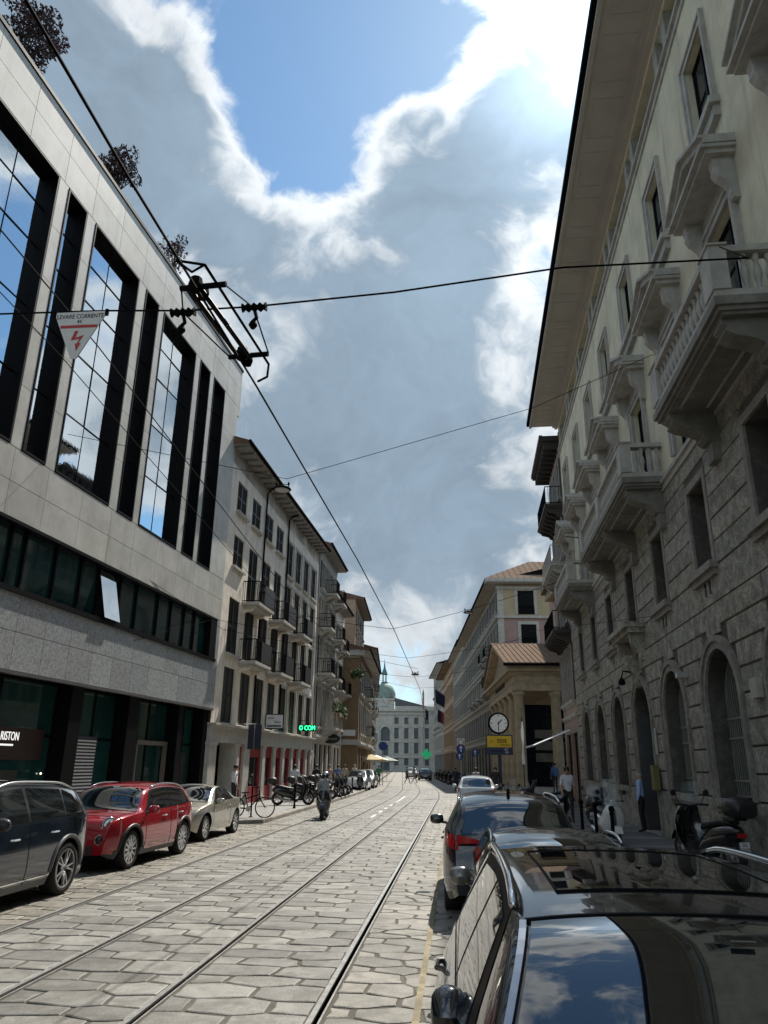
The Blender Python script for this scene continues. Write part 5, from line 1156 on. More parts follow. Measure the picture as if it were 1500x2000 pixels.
# ------------------------------------------------------------------ scooters
def scooter(name, label, loc, rz, col, screen_h=.45, box=True, group=None, vespa=False, seatm=None, plate=None):
    t = thing(name, label, 'scooter', loc, rz, group); wr = .22 if vespa else .29; fy, ry = (.62,-.60) if vespa else (.74,-.72)
    pk = ('sw', wr)
    def ty(): q = MB(); q.lathe([(wr*.62,-.05),(wr*.85,-.065),(wr,-.03),(wr,.03),(wr*.85,.065),(wr*.62,.05)], 22, axis=0, cap=False); return q.mesh('wheel', M['rubber'], True)
    def rm():
        q = MB(); q.lathe([(wr*.64,-.045),(wr*.66,.0),(wr*.64,.045)], 20, axis=0, cap=False); q.lathe([(.001,-.05),(.05,-.05),(.05,.05),(.001,.05)], 10, axis=0)
        for i in range(5): a = i*1.2566; q.tube([(0,.04*math.cos(a),.04*math.sin(a)),(0,wr*.64*math.cos(a),wr*.64*math.sin(a))], .018, 5)
        return q.mesh('rim', M['alu'])
    for y in (fy, ry): o = link('wheel', cached(pk, ty), t, (0,y,wr)); link('rim', cached(pk+(1,), rm), o)
    def loft(st, n=12):
        q = MB(); rows = []
        for y, hw, z0, z1 in st: rows.append([(hw*(abs(math.cos(a))**.7)*(1 if math.cos(a) > 0 else -1), y, (z0+z1)/2+(z1-z0)/2*(abs(math.sin(a))**.8)*(1 if math.sin(a) > 0 else -1)) for a in [2*math.pi*k/n for k in range(n+1)]])
        q.grid(rows); q.add(rows[0][:-1], [tuple(range(n))]); q.add(rows[-1][:-1], [tuple(range(n))[::-1]]); return q
    pm = paint('scooter_paint_%02x%02x%02x' % tuple(int(c*255) for c in col), col, .25, .2)
    key = ('scb', col, vespa)
    def tail(): return loft([(-.98,.05,.62,.72),(-.9,.13,.50,.76),(-.7,.19,.40,.78),(-.4,.20,.32,.74),(-.1,.17,.26,.64),(.08,.14,.22,.46)] if not vespa else [(-.86,.04,.45,.6),(-.8,.16,.32,.66),(-.6,.21,.28,.70),(-.35,.20,.26,.68),(-.1,.15,.22,.6),(.02,.13,.2,.4)]).mesh('rear_body', pm, True)
    def mid(): return loft([(-.1,.16,.2,.36),(.1,.17,.19,.30),(.35,.17,.19,.30),(.46,.16,.22,.42)]).mesh('footboard', M['blackp'], True)
    def frontf(): 
        q = MB(); rows = []
        prof = [(.42,.16,.26),(.50,.24,.40),(.56,.27,.55),(.60,.26,.72),(.58,.22,.88),(.52,.16,1.0)] if not vespa else [(.40,.15,.24),(.44,.25,.38),(.46,.29,.55),(.48,.27,.72),(.50,.2,.86),(.5,.12,.94)]
        for y, hw, z in prof: rows.append([(hw*math.sin(a), y+(.20 if not vespa else .10)*math.cos(a)-.05, z) for a in [math.pi*(k/10-.5) for k in range(11)]])
        q.grid(rows); q.grid([[(p[0]*.9, p[1]-.05 if abs(p[0]) < .9 else p[1], p[2]) for p in (r[0], r[5], r[-1])] for r in rows]); return q.mesh('front_fairing', pm, True)
    link('rear_body', cached(key+('t',), tail), t); link('footboard', cached(key+('m',), mid), t); link('front_fairing', cached(key+('f',), frontf), t)
    def seat(): return loft([(-.82,.10,.76,.84),(-.6,.15,.74,.87),(-.3,.15,.70,.80),(-.02,.11,.64,.76),(.08,.06,.62,.70)]).mesh('seat', seatm or M['blackp'], True)
    link('seat', cached(key+('s',), seat), t)
    def fend(): q = MB(); q.grid([[(x*(.08 if not vespa else .10), fy+(wr+.03)*math.cos(a), wr+(wr+.035)*math.sin(a)) for x in (-1,-.5,.5,1)] for a in [R(20+14*k) for k in range(10)]]); return q.mesh('front_mudguard', pm, True)
    link('front_mudguard', cached(key+('g',), fend), t)
    q = MB(); q.tube([(-.33,.36,1.02),(-.16,.42,1.03),(0,.46,1.0),(.16,.42,1.03),(.33,.36,1.02)], .02, 6); q.tube([(0,.48,1.0),(0,.62,.55),(.06,fy-.02,wr),(.06,fy,wr)], .028, 6); hb = q.build('handlebar', M['blackp'], t)
    for sd in (1,-1):
        q = MB(); q.tube([(sd*.22,.42,1.04),(sd*.30,.40,1.20)], .008, 5); q.lathe([(.001,-.012),(.055,-.008),(.06,.01),(.001,.014)], 12, (sd*.33,.40,1.23), 1); q.build('mirror', M['blackp'], t)
    if not vespa: q = MB(); q.grid([[(x, .705-.3*abs(x), z) for x in (-.16,-.08,0,.08,.16)] for z in (.70,.78,.84)])
    else: q = MB(); q.lathe([(.001,.05),(.07,.04),(.085,0)], 14, (0,.52,.98), 1)
    q.build('headlight', M['lens'], t)
    if vespa: q = MB(); q.box(-.025,.025,.555,.585,.45,.85); q.build('leg_shield_trim', M['chrome'], t)
    q = MB(); q.grid([[(x, -.985 if not vespa else -.865, z) for x in (-.09,0,.09)] for z in (.58,.65)]); q.build('tail_light', M['tail'], t)
    q = MB(); q.tube([(.16,-.2,.24),(.18,-.45,.25),(.19,-.85,.34)], [.03,.06,.055], 8); q.build('exhaust', M['alu'], t)
    pl = MB(); py = -1.02 if not vespa else -.9; pl.box(-.09,.09,py-.01,py,.36,.52); pl = pl.build('number_plate', M['white'], t)
    if plate:
        for i, s_ in enumerate(plate): text('plate_text', s_, .075, M['bmetal'], pl, (0,py-.012,.48-.08*i), (R(90),0,0), .002)
    if screen_h:
        q = MB(); q.grid([[(.24*math.sin(a)*(1-.25*k/5), .62-.10*(1-math.cos(a))-.22*k/5, .92+screen_h*k/5) for a in [R(-70+14*j) for j in range(11)]] for k in range(6)]); q.build('windshield', M['screen'], t, smooth=True)
    if box:
        q = loft([(-1.22,.16,.92,1.1),(-1.17,.22,.88,1.18),(-1.0,.24,.88,1.22),(-.86,.22,.88,1.18),(-.82,.17,.92,1.12)]); bx_ = q.build('top_box', M['blackp'], t, smooth=True)
        q = MB(); q.box(-.12,.12,-1.0,-.7,.84,.88); q.tube([(.1,-.75,.86),(.12,-.6,.8)], .015, 5); q.tube([(-.1,-.75,.86),(-.12,-.6,.8)], .015, 5); q.build('rack', M['blackp'], t)
    q = MB(); q.tube([(-.12,-.05,.24),(-.2,-.1,.03)], .012, 5); q.tube([(.12,-.05,.24),(.2,-.1,.03)], .012, 5); q.build('stand', M['blackp'], t)
    return t

# ------------------------------------------------------------------ people
J0 = dict(pel=(0,0,.95), sp=(0,-.01,1.12), ch=(0,0,1.32), nk=(0,-.01,1.49), hd=(0,.02,1.60), ht=(0,.02,1.70),
  shL=(-.17,-.01,1.43), elL=(-.235,-.04,1.15), wrL=(-.24,.04,.91), shR=(.17,-.01,1.43), elR=(.235,-.04,1.15), wrR=(.24,.04,.91),
  hpL=(-.09,0,.92), knL=(-.095,.02,.50), anL=(-.10,-.03,.09), toL=(-.12,.13,.045), hpR=(.09,0,.92), knR=(.095,.02,.50), anR=(.10,-.03,.09), toR=(.12,.13,.045))
RAD = dict(pel=.135, sp=.125, ch=.145, nk=.055, hd=.085, ht=.062, sh=.068, el=.046, wr=.032, hp=.092, kn=.060, an=.042, to=.036)
BONES = [('pel','sp','shirt'),('sp','ch','shirt'),('ch','nk','shirt'),('nk','hd','skin'),('hd','ht','skin')]+[b for s in 'LR' for b in (('ch','sh'+s,'shirt'),('sh'+s,'el'+s,'shirt'),('el'+s,'wr'+s,'arm'),('pel','hp'+s,'legs'),('hp'+s,'kn'+s,'legs'),('kn'+s,'an'+s,'legs'),('an'+s,'to'+s,'shoe'))]
def person(label, loc, rz, shirt, legs, pose=None, arm='skin', hair='hair', shoe=(.02,.018,.016), sc=1.0, fat=1.0, group=None, helmet=None, bald=False):
    J = {k: Vector(v) for k, v in {**J0, **(pose or {})}.items()}
    t = thing('person', label, 'person', loc, rz, group); t.scale = (sc,)*3
    verts, idx, edges, rad = [], {}, [], []
    def V(k, p, r): idx[k] = len(verts); verts.append(p); rad.append(r)
    for k, p in J.items(): V(k, p, RAD[k if k in RAD else k[:2]]*(fat if k in ('pel','sp','ch') else 1))
    for a, b, _ in BONES: edges.append((idx[a], idx[b]))
    segs = [(J[a], J[b], m) for a, b, m in BONES]
    for s in 'LR':                                        # hands: palm, four fingers, thumb
        w = J['wr'+s]; d = (w-J['el'+s]).normalized(); side = d.cross(Vector((0,1,0))); side = side.normalized() if side.length > .1 else Vector((1,0,0)); n = side.cross(d)
        pm = w+d*.075; V('pm'+s, pm, .030); edges.append((idx['wr'+s], idx['pm'+s])); segs.append((w, pm+d*.1, 'skin'))
        for i in range(4):
            o = side*0.017*(i-1.5)+n*0; l = (.060,.072,.068,.052)[i]; a = pm+d*.03+o*1.1; b = pm+d*(.03+l*.55)+o*1.25; c = pm+d*(.03+l*.9)+o*1.2+n*.022
            for kk, p in (('a',a),('b',b),('c',c)): V('f%s%d%s' % (s,i,kk), p, .0085)
            edges += [(idx['pm'+s], idx['f%s%da'%(s,i)]), (idx['f%s%da'%(s,i)], idx['f%s%db'%(s,i)]), (idx['f%s%db'%(s,i)], idx['f%s%dc'%(s,i)])]
        sg = 1 if s == 'L' else -1
        V('th'+s, w+d*.06+side*.038*sg, .010); V('tt'+s, w+d*.095+side*.05*sg, .009); edges += [(idx['pm'+s], idx['th'+s]), (idx['th'+s], idx['tt'+s])]
    nose = J['hd']+Vector((0,.092,.005)); V('no', nose, .014); edges.append((idx['hd'], idx['no']))
    me = bpy.data.meshes.new('body'); me.from_pydata([tuple(v) for v in verts], edges, []); ob = bpy.data.objects.new('tmp_body', me); C.objects.link(ob)
    md = ob.modifiers.new('skin', 'SKIN'); md.use_smooth_shade = True; sv = me.skin_vertices[0].data
    for i, r in enumerate(rad): sv[i].radius = (r, r)
    for k, f in (('ch',(1.12,.78)),('sp',(1.1,.85)),('pel',(1.12,.9)),('hd',(.88,1.06)),('ht',(.95,1.1))): r = rad[idx[k]]; sv[idx[k]].radius = (r*f[0], r*f[1])
    sv[idx['pel']].use_root = True
    ss = ob.modifiers.new('sub', 'SUBSURF'); ss.levels = 1; ss.render_levels = 1
    dg = bpy.context.evaluated_depsgraph_get(); bm_ = bpy.data.meshes.new_from_object(ob.evaluated_get(dg)); bpy.data.objects.remove(ob)
    mk = lambda n, c: c if not isinstance(c, tuple) else mat('cloth_%02x%02x%02x' % tuple(int(x*255) for x in c), c, .85, .12, 12, .004, 18)
    ms = dict(shirt=mk('s', shirt), legs=mk('l', legs), skin=M['skin'], shoe=mk('h', shoe)); ms['arm'] = ms['shirt'] if arm == 'shirt' else M['skin']
    order = ['shirt','legs','skin','shoe','arm']; bm_.materials.clear()
    for k in order: bm_.materials.append(ms[k])
    S_ = [(a, b-a, (b-a).length_squared or 1e-9, order.index(m)) for a, b, m in segs]; mi = []
    for p in bm_.polygons:
        c = p.center; best = min(S_, key=lambda s: (c-(s[0]+s[1]*max(0, min(1, (c-s[0]).dot(s[1])/s[2])))).length); k = best[3]
        if k == 0 and c.z < J['pel'].z+.02 and best[0] is not None and (c-J['pel']).length < .16: k = 1
        mi.append(k)
    bm_.polygons.foreach_set('material_index', mi); bm_.polygons.foreach_set('use_smooth', [True]*len(mi)); link('body', bm_, t)
    h = J['hd']; up = (J['ht']-J['hd']).normalized()
    if helmet:
        q = MB(); q.lathe([(.125,-.07),(.145,.0),(.14,.06),(.11,.115),(.06,.15),(.001,.16)], 14, tuple(h+Vector((0,0,.02)))); q.build('helmet', helmet, t, smooth=True)
        q = MB(); q.grid([[(.148*math.sin(a)+h.x, .148*math.cos(a)+h.y, h.z+dz) for a in [R(-60+12*k) for k in range(11)]] for dz in (-.06,.05)]); q.build('visor', M['cglass'], t, smooth=True)
    else:
        q = MB(); q.lathe([(.096,-.03),(.104,.03),(.098,.075),(.07,.115),(.03,.135),(.001,.138)] if not bald else [(.100,-.05),(.101,.0),(.098,.02)], 14, tuple(h+Vector((0,-.022,.02))), cap=False); q.build('hair', M[hair], t, smooth=True)
        for sd in (1,-1):
            q = MB(); q.lathe([(.001,-.012),(.026,-.006),(.028,.006),(.001,.012)], 8, tuple(h+Vector((sd*.088,.0,.0))), 0); q.build('ear', M['skin'], t)
            q = MB(); q.lathe([(.001,-.01),(.012,0),(.001,.01)], 6, tuple(h+Vector((sd*.034,.088,.022))), 1); q.build('eye', M['hair'], t)
        q = MB(); q.box(h.x-.025,h.x+.025,h.y+.078,h.y+.09,h.z-.052,h.z-.044); q.build('mouth', mat('lips', (.28,.10,.08), .5, 0), t)
    return t
WALK = dict(knL=(-.09,.20,.53), anL=(-.09,.30,.12), toL=(-.10,.46,.07), knR=(.09,-.02,.50), anR=(.09,-.28,.16), toR=(.10,-.18,.05), elL=(-.22,-.14,1.16), wrL=(-.21,-.08,.93), elR=(.22,.08,1.16), wrR=(.20,.20,.96))
PHONE = dict(elR=(.24,.10,1.17), wrR=(.12,.20,1.38), hd=(.0,.05,1.59), ht=(0,.05,1.69))
HEAD = dict(elR=(.30,.05,1.22), wrR=(.14,.12,1.52))
SIT = dict(pel=(0,-.22,.86), sp=(0,-.19,1.02), ch=(0,-.12,1.22), nk=(0,-.08,1.38), hd=(0,-.02,1.49), ht=(0,-.02,1.59), shL=(-.18,-.1,1.33), shR=(.18,-.1,1.33), elL=(-.30,.08,1.10), elR=(.30,.08,1.10), wrL=(-.30,.32,1.05), wrR=(.30,.32,1.05),
  hpL=(-.10,-.2,.82), hpR=(.10,-.2,.82), knL=(-.18,.20,.70), knR=(.18,.20,.70), anL=(-.16,.16,.34), anR=(.16,.16,.34), toL=(-.17,.32,.31), toR=(.17,.32,.31))

# street scooters and people
mv = scooter('moving_scooter', 'dark maxi scooter ridden towards the viewer in the left tram lane', (-4.95,29.4,0), math.pi+.06, (.012,.014,.018), .5, True)
q = MB(); q.tube([(-.17,.72,.84),(-.1,.76,.66),(0,.78,.6),(.1,.76,.66),(.17,.72,.84)], .012, 5); q.build('running_light', M['chrome'], mv)
person('scooter rider in grey jacket and silver helmet', (-4.95,29.4,0), math.pi+.06, (.16,.16,.165), (.02,.022,.03), SIT, 'shirt', helmet=M['alu'])
BK_ = (.010,.011,.013); g1 = 'scooters parked on the left pavement'
sc0 = scooter('parked_scooter', 'black scooter with top box parked side-on, first of the left row', (-7.55,36.0,.12), R(-62), BK_, .42, True, g1)
labs = ['second scooter of the left row, behind the side-on black one','third scooter of the left row','fourth scooter of the left row','fifth scooter of the left row','sixth scooter of the left row, nearest the silver cars','seventh scooter of the left row']
for i, l in enumerate(labs): copy_tree(sc0, (-7.45+.08*math.sin(i*2.3),39.6+i*1.75,.12), R(-64-6*math.sin(i*1.7)), label=l)
copy_tree(sc0, (-7.2,58.0,.05), R(-170), label='dark scooter standing in front of the silver cars')
g2 = 'scooters parked in a row far down the right side'
ORD = 'first second third fourth fifth sixth seventh eighth ninth tenth eleventh twelfth thirteenth fourteenth fifteenth sixteenth seventeenth eighteenth nineteenth twentieth twenty-first twenty-second twenty-third last'.split()
for i in range(24):
    y = 52+i*2.7; sc = copy_tree(sc0, (1.55+bend(y)+.15*math.sin(i*2.1), y, .0), R(58+8*math.sin(i*1.9)), label='%s dark scooter of the long right row, counted from the white car' % ORD[i]); sc['group'] = g2
g3 = scooter('parked_scooter', 'black scooter with large top box and number plate by the palazzo wall', (4.78,16.1,.12), R(16), (.012,.012,.014), .5, True, plate=('DL','52577')); g3.scale = (1.1,)*3
scooter('white_scooter', 'white retro scooter with tall clear windshield by the bollards', (3.75,20.6,.12), math.pi+.10, (.80,.80,.78), .62, False, vespa=True)
scooter('dark_scooter', 'dark scooter standing behind the white retro scooter', (4.1,24.2,.12), math.pi-.3, BK_, .40, True)
scooter('dark_scooter', 'dark scooter with clear screen behind the dark SUV roof', (2.2,30.5,0), R(20), BK_, .55, True)
scooter('dark_scooter', 'dark blue scooter standing across the pavement before the portico columns', (3.6,33.5,.12), R(70), (.02,.03,.05), .35, True)

person('bald man in light blue shirt and dark trousers standing in the arched doorway', (5.42,24.25,.12), R(62), (.36,.50,.74), (.018,.018,.022), dict(wrR=(.20,.10,.95)), 'shirt', 'grey', sc=1.0, fat=1.12, bald=True)
person('young man in white T-shirt walking along the right pavement', (3.75,27.6,.12), math.pi-.05, (.62,.60,.64), (.015,.015,.018), WALK, sc=1.04)
person('man in white shirt holding a phone in the passage of the cream house', (-9.35,32.5,.12), R(-100), (.62,.62,.64), (.016,.016,.02), PHONE, 'shirt')
person('man in white shirt with hand at his head behind the first left scooter', (-8.4,40.2,.12), R(20), (.62,.64,.68), (.25,.25,.27), HEAD, 'shirt')
person('person in dark jacket between the left scooters and the shop pillars', (-8.6,47.6,.12), R(170), (.02,.02,.024), (.02,.02,.024), WALK, 'shirt')
person('person in pale pink top walking behind the left scooters', (-8.0,48.6,.12), R(175), (.46,.30,.28), (.1,.1,.12), WALK)
person('person in blue top walking behind the left scooters', (-8.1,53.0,.12), R(185), (.12,.18,.32), (.04,.04,.05), WALK)
person('person in beige top walking further along the left pavement', (-8.2,57.0,.12), R(175), (.42,.36,.28), (.04,.04,.05), WALK)
person('white haired person in pale clothes by the silver cars', (-8.4,64.0,.12), R(160), (.5,.48,.44), (.2,.2,.2), None, hair='grey')
pd = at_z(795,1531); person('pedestrian in olive coat crossing the tram tracks', (pd.x,pd.y,0), R(-80), (.20,.18,.11), (.016,.016,.02), WALK, 'shirt', fat=1.25)
pd = at_z(808,1531); pp = person('pedestrian in beige clothes with dark bag crossing behind the olive coat', (pd.x,pd.y+.6,0), R(-75), (.28,.25,.21), (.26,.24,.21), WALK, 'shirt')
bg_ = thing('shoulder_bag', 'dark bag carried by the beige pedestrian', 'bag', (pd.x+.28,pd.y+.6,.85)); q = MB(); q.box(-.14,.14,-.05,.05,-.12,.1); q.tube([(-.12,0,.1),(-.06,0,.34),(.06,0,.34),(.12,0,.1)], .012, 5); q.build('bag_body', M['bmetal'], bg_)
person('person in dark blue stepping off the right kerb by the scooter row', (-.15,60.5,0), R(160), (.02,.025,.05), (.02,.025,.06), WALK, 'shirt')
person('long haired person in dark clothes beside the clock post', (2.05,42.8,.12), R(185), (.025,.02,.02), (.03,.03,.035), None, 'shirt')
person('person in pale top behind the white car', (1.1,47.5,.05), R(170), (.4,.36,.34), (.1,.1,.1), None)
person('person in blue shirt standing under the portico', (6.0,49.5,.4), R(20), (.07,.15,.32), (.03,.03,.05), None, 'shirt')
person('person in green vest on the left kerb past the silver cars', (-7.1,71.0,.1), R(180), (.04,.16,.06), (.03,.04,.03), WALK, 'shirt')

# ------------------------------------------------------------------ bicycle
def bicycle():
    t = thing('bicycle', 'black city bicycle leaning at the pavement corner behind the champagne car', 'bicycle', (-7.25,27.35,.12), R(-68))
    for y in (.53,-.53):
        q = MB(); q.tube([(0,y+.335*math.cos(a),.345+.335*math.sin(a)) for a in [2*math.pi*k/28 for k in range(28)]], .023, 6, closed=True); w = q.build('wheel', M['rubber'], t, smooth=True)
        q = MB()
        for k in range(14): a = 2*math.pi*k/14; q.tube([(0,y,.345),(0,y+.32*math.cos(a),.345+.32*math.sin(a))], .0025, 3)
        q.lathe([(.02,-.04),(.02,.04)], 8, (0,y,.345), 0); q.build('spokes', M['alu'], w)
    q = MB()
    for p in ([(0,-.53,.345),(0,-.06,.30)],[(0,-.06,.30),(0,-.20,.82)],[(0,-.20,.74),(0,-.53,.345)],[(0,-.06,.30),(0,.34,.70)],[(0,-.16,.62),(0,.33,.78)],[(0,.32,.62),(0,.30,.92)],[(0,.32,.66),(0,.42,.5),(0,.53,.345)]): q.tube(p, .021, 6)
    q.build('frame', M['iron'], t)
    q = MB(); q.tube([(-.28,.14,.98),(-.2,.26,1.02),(0,.30,.98),(.2,.26,1.02),(.28,.14,.98)], .012, 6); q.build('handlebar', M['iron'], t)
    q = MB(); q.prism([(-.34,.84),(-.10,.86),(-.02,.84),(-.10,.81),(-.30,.80)], -.07, .07); q.tube([(0,-.2,.8),(0,-.2,.74)], .014, 5); q.build('saddle', M['blackp'], t)
    q = MB(); q.lathe([(.09,-.01),(.09,.01)], 14, (.05,-.06,.30), 0); q.tube([(.05,-.06,.3),(.1,-.02,.14)], .01, 5); q.tube([(-.05,-.06,.3),(-.1,-.1,.46)], .01, 5); q.build('crank', M['alu'], t)
    q = MB(); q.grid([[(x, -.53+.37*math.cos(a), .345+.37*math.sin(a)) for x in (-.03,.03)] for a in [R(10+15*k) for k in range(12)]]); q.build('mudguard', M['iron'], t)
    q = MB(); q.box(-.06,.06,-.80,-.36,.735,.75); q.tube([(-.05,-.75,.73),(-.04,-.53,.345)], .006, 4); q.tube([(.05,-.75,.73),(.04,-.53,.345)], .006, 4); q.build('carrier', M['iron'], t)
bicycle()
bs = thing('bike_post', 'slim dark post the bicycle leans on', 'post', (-7.3,27.75,.12)); q = MB(); q.lathe([(.035,0),(.03,.05),(.03,1.0),(.035,1.02),(.001,1.05)], 8); q.build('shaft', M['iron'], bs); q = MB(); q.lathe([(.08,0),(.08,.02)], 10); q.build('base', M['iron'], bs)

# ------------------------------------------------------------------ bollards and rails
def bollard(label, p, g):
    t = thing('bollard', label, 'bollard', p, 0, g); q = MB(); q.lathe([(.06,0),(.06,.06),(.045,.1),(.042,.75),(.055,.78),(.055,.82)], 10); q.build('shaft', M['iron'], t)
    q = MB(); q.lathe([(.03,.82),(.062,.86),(.07,.90),(.055,.955),(.001,.975)], 10); q.build('knob', M['iron'], t, smooth=True); return t
gB = 'iron bollards along the right kerb'
b0 = bollard('black bollard nearest the viewer, right of the white scooter wheel', (3.55,19.0,.12), gB)
for (x, y, l) in ((3.5,20.9,'black bollard in front of the white scooter, left of its wheel'),(3.35,22.2,'black bollard just left of the white scooter'),(3.2,24.3,'black bollard farthest back, beside the man in the white T-shirt')): copy_tree(b0, (x,y,.12), label=l)
gR = 'dark hoop posts in front of the left scooters'
for i, (x, y, l) in enumerate(((-6.95,33.5,'dark kerb post nearest the viewer in front of the left scooters'),(-6.95,36.9,'dark kerb post between the left scooters and the moving scooter'),(-6.9,46,'third dark kerb post before the left scooters'),(-6.9,49,'fourth dark kerb post before the left scooters'),(-6.95,52,'fifth dark kerb post before the left scooters'))):
    c = copy_tree(b0, (x,y,.12), label=l); c['group'] = gR

# ------------------------------------------------------------------ signs
def clock():
    t = thing('clock_post', 'street clock above a yellow and blue advertising board on a post', 'clock', (2.42,45,0))
    q = MB(); q.box(-.10,.10,-.08,.08,.12,2.55); q.box(-.06,.06,-.05,.05,3.55,3.8); q.build('post', mat('blue_post', (.012,.02,.05), .5, .1, 4), t)
    q = MB(); q.lathe([(.58,-.10),(.60,-.08),(.60,.08),(.58,.10)], 32, (0,0,4.26), 1); c = q.build('clock_case', M['iron'], t, smooth=False)
    q = MB(); q.lathe([(.001,0),(.50,0),(.50,.01)], 32, (0,-.115,4.26), 1); f = q.build('clock_face', mat('face_white', (.78,.78,.76), .5, 0), c)
    q = MB()
    for k in range(12):
        a = R(30*k); r0 = .36 if k % 3 == 0 else .40; w = .022 if k % 3 == 0 else .012; d = (math.sin(a), math.cos(a)); n = (d[1], -d[0])
        q.add([(d[0]*r+n[0]*w*e, -.119, 4.26+d[1]*r+n[1]*w*e) for r in (r0,.46) for e in (-1,1)], [(0,1,3,2)])
    q.build('hour_marks', M['bmetal'], c)
    for nm, a, l, w in (('hour_hand', R(44), .27, .03), ('minute_hand', R(181), .43, .022)):
        d = (math.sin(a), math.cos(a)); n = (d[1], -d[0]); q = MB(); q.add([(d[0]*r+n[0]*w*e, -.124, 4.26+d[1]*r+n[1]*w*e) for r in (-.08,l) for e in (-1,1)], [(0,1,3,2)]); q.build(nm, M['bmetal'], c)
    q = MB(); q.box(-.76,.76,-.12,.12,2.52,3.62); bd = q.build('board', mat('blue_board', (.006,.012,.06), .4, .05, 4), t)
    q = MB(); q.box(-.69,.69,-.135,-.12,2.93,3.55); q.build('yellow_panel', mat('yellow_panel', (.62,.40,.012), .5, .05, 4), bd)
    text('lettering', 'la', .27, mat('orange_letters', (.45,.09,.01), .5, 0), bd, (-.42,-.14,3.27), (R(90),0,0))
    text('lettering', 'ESSE', .30, M['bmetal'], bd, (.16,-.14,3.27), (R(90),0,0), .012, sx=.98)
    q = MB()
    for i in range(7): q.box(.06+i*.08,.12+i*.08,-.14,-.135,3.03,3.075)
    for i in range(9): q.box(-.52+i*.075,-.465+i*.075,-.128,-.12,2.70,2.75)
    q.build('small_print', M['white'] if False else M['bmetal'], bd)
    q = MB(); q.tube([(.40+.1*math.cos(a),-.125,2.79+.07*math.sin(a)) for a in [R(20+23*k) for k in range(8)]]+[(.40+.1*math.cos(a),-.125,2.67-.05*math.sin(a)) for a in [R(160-23*k) for k in range(8)]][::-1], .014, 5); q.build('swirl', M['white'], bd)
clock()
def disc_sign(label, p, discs, hpost, square=None):
    t = thing('road_sign', label, 'road sign', p); q = MB(); q.tube([(0,.04,0),(0,.04,hpost)], .035, 6); q.build('pole', M['alu'], t)
    bl = mat('sign_blue', (.01,.035,.20), .4, .05, 4)
    for (x, z, r, m) in discs:
        q = MB(); q.lathe([(r,-.012),(r,.012)], 24, (x,-.01,z), 1); o = q.build('disc', bl if m != 'w' else M['white'], t)
        if m == 'b':
            q = MB(); k = r*.13; q.add([(x-k,-.025,z-r*.62),(x+k,-.025,z-r*.62),(x+k,-.025,z+r*.15),(x-k,-.025,z+r*.15),(x-r*.42,-.025,z+r*.15),(x+r*.42,-.025,z+r*.15),(x,-.025,z+r*.68)], [(0,1,2,3),(4,5,6)]); q.build('arrow', M['white'], o)
        if m == 'w':
            q = MB(); q.lathe([(r*.78,-.027),(r*1.0,-.027)], 24, (x,0,z), 1, cap=False); q.build('ring', M['red'], o)
    if square: 
        x, z, k = square; q = MB(); q.box(x-k,x+k,.0,.015,z-k,z+k); q.build('backing', M['white'], t)
sp = at_y(901,1500,62)
disc_sign('blue arrow signs under a white ringed sign on a pole down the right side', (sp.x,62,.0), [(0,3.65,.24,'w'),(0,3.16,.36,'b'),(-.12,2.6,.3,'b')], 3.95, (0,3.65,.30))
sp = at_y(928,1468,66); disc_sign('smaller blue round sign near the clock post', (sp.x,66,.0), [(0,2.95,.32,'b')], 3.3)
sp = at_y(748,1458,75); disc_sign('dark blue round sign on a pole far down the left kerb', (sp.x,75,.0), [(0,3.6,.42,'n')], 4.0)
ov = facing_sign('oval_sign', 'dark oval hanging shop sign under the stone balcony on the left', 'sign', at_y(647,1443,55), .05, .05, M['iron'])
q = MB(); q.lathe([(.62,-.05),(.65,0),(.62,.05)], 24, (0,0,0), 1); o = q.build('oval_board', mat('green_black', (.01,.018,.016), .4, .1, 4), ov); o.scale = (1,1,.52)
q = MB()
for i in range(9): q.box(-.42+i*.095,-.36+i*.095,-.06,-.05,-.05,.05)
q.build('sign_letters', M['ytrim'], ov); q = MB(); q.tube([(0,0,.3),(0,0,.6),(-.9,0,.6)], .02, 5); q.build('arm', M['iron'], ov)
ph = facing_sign('pharmacy_cross', 'green pharmacy cross far down the right side', 'sign', at_y(833,1473,120), .05, .05, M['iron'])
q = MB(); q.box(-.75,.75,-.08,.08,-.26,.26); q.box(-.26,.26,-.081,.081,-.75,.75); q.build('cross', mat('cross_green', (.01,.30,.12), .5, 0, emit=.5), ph)
bn = thing('furled_banner', 'narrow white vertical banner standing beside the portico columns', 'banner', (3.55,42.5,.12)); q = MB(); q.tube([(0,0,0),(0,0,4.3)], .025, 6); q.build('pole', M['iron'], bn)
q = MB(); q.grid([[(-.06+.03*math.sin(z*5), -.03, z), (0,-.045,z), (.06+.02*math.sin(z*4), -.03, z)] for z in [1.9+.2*k for k in range(12)]]); q.build('cloth', M['white'], bn)
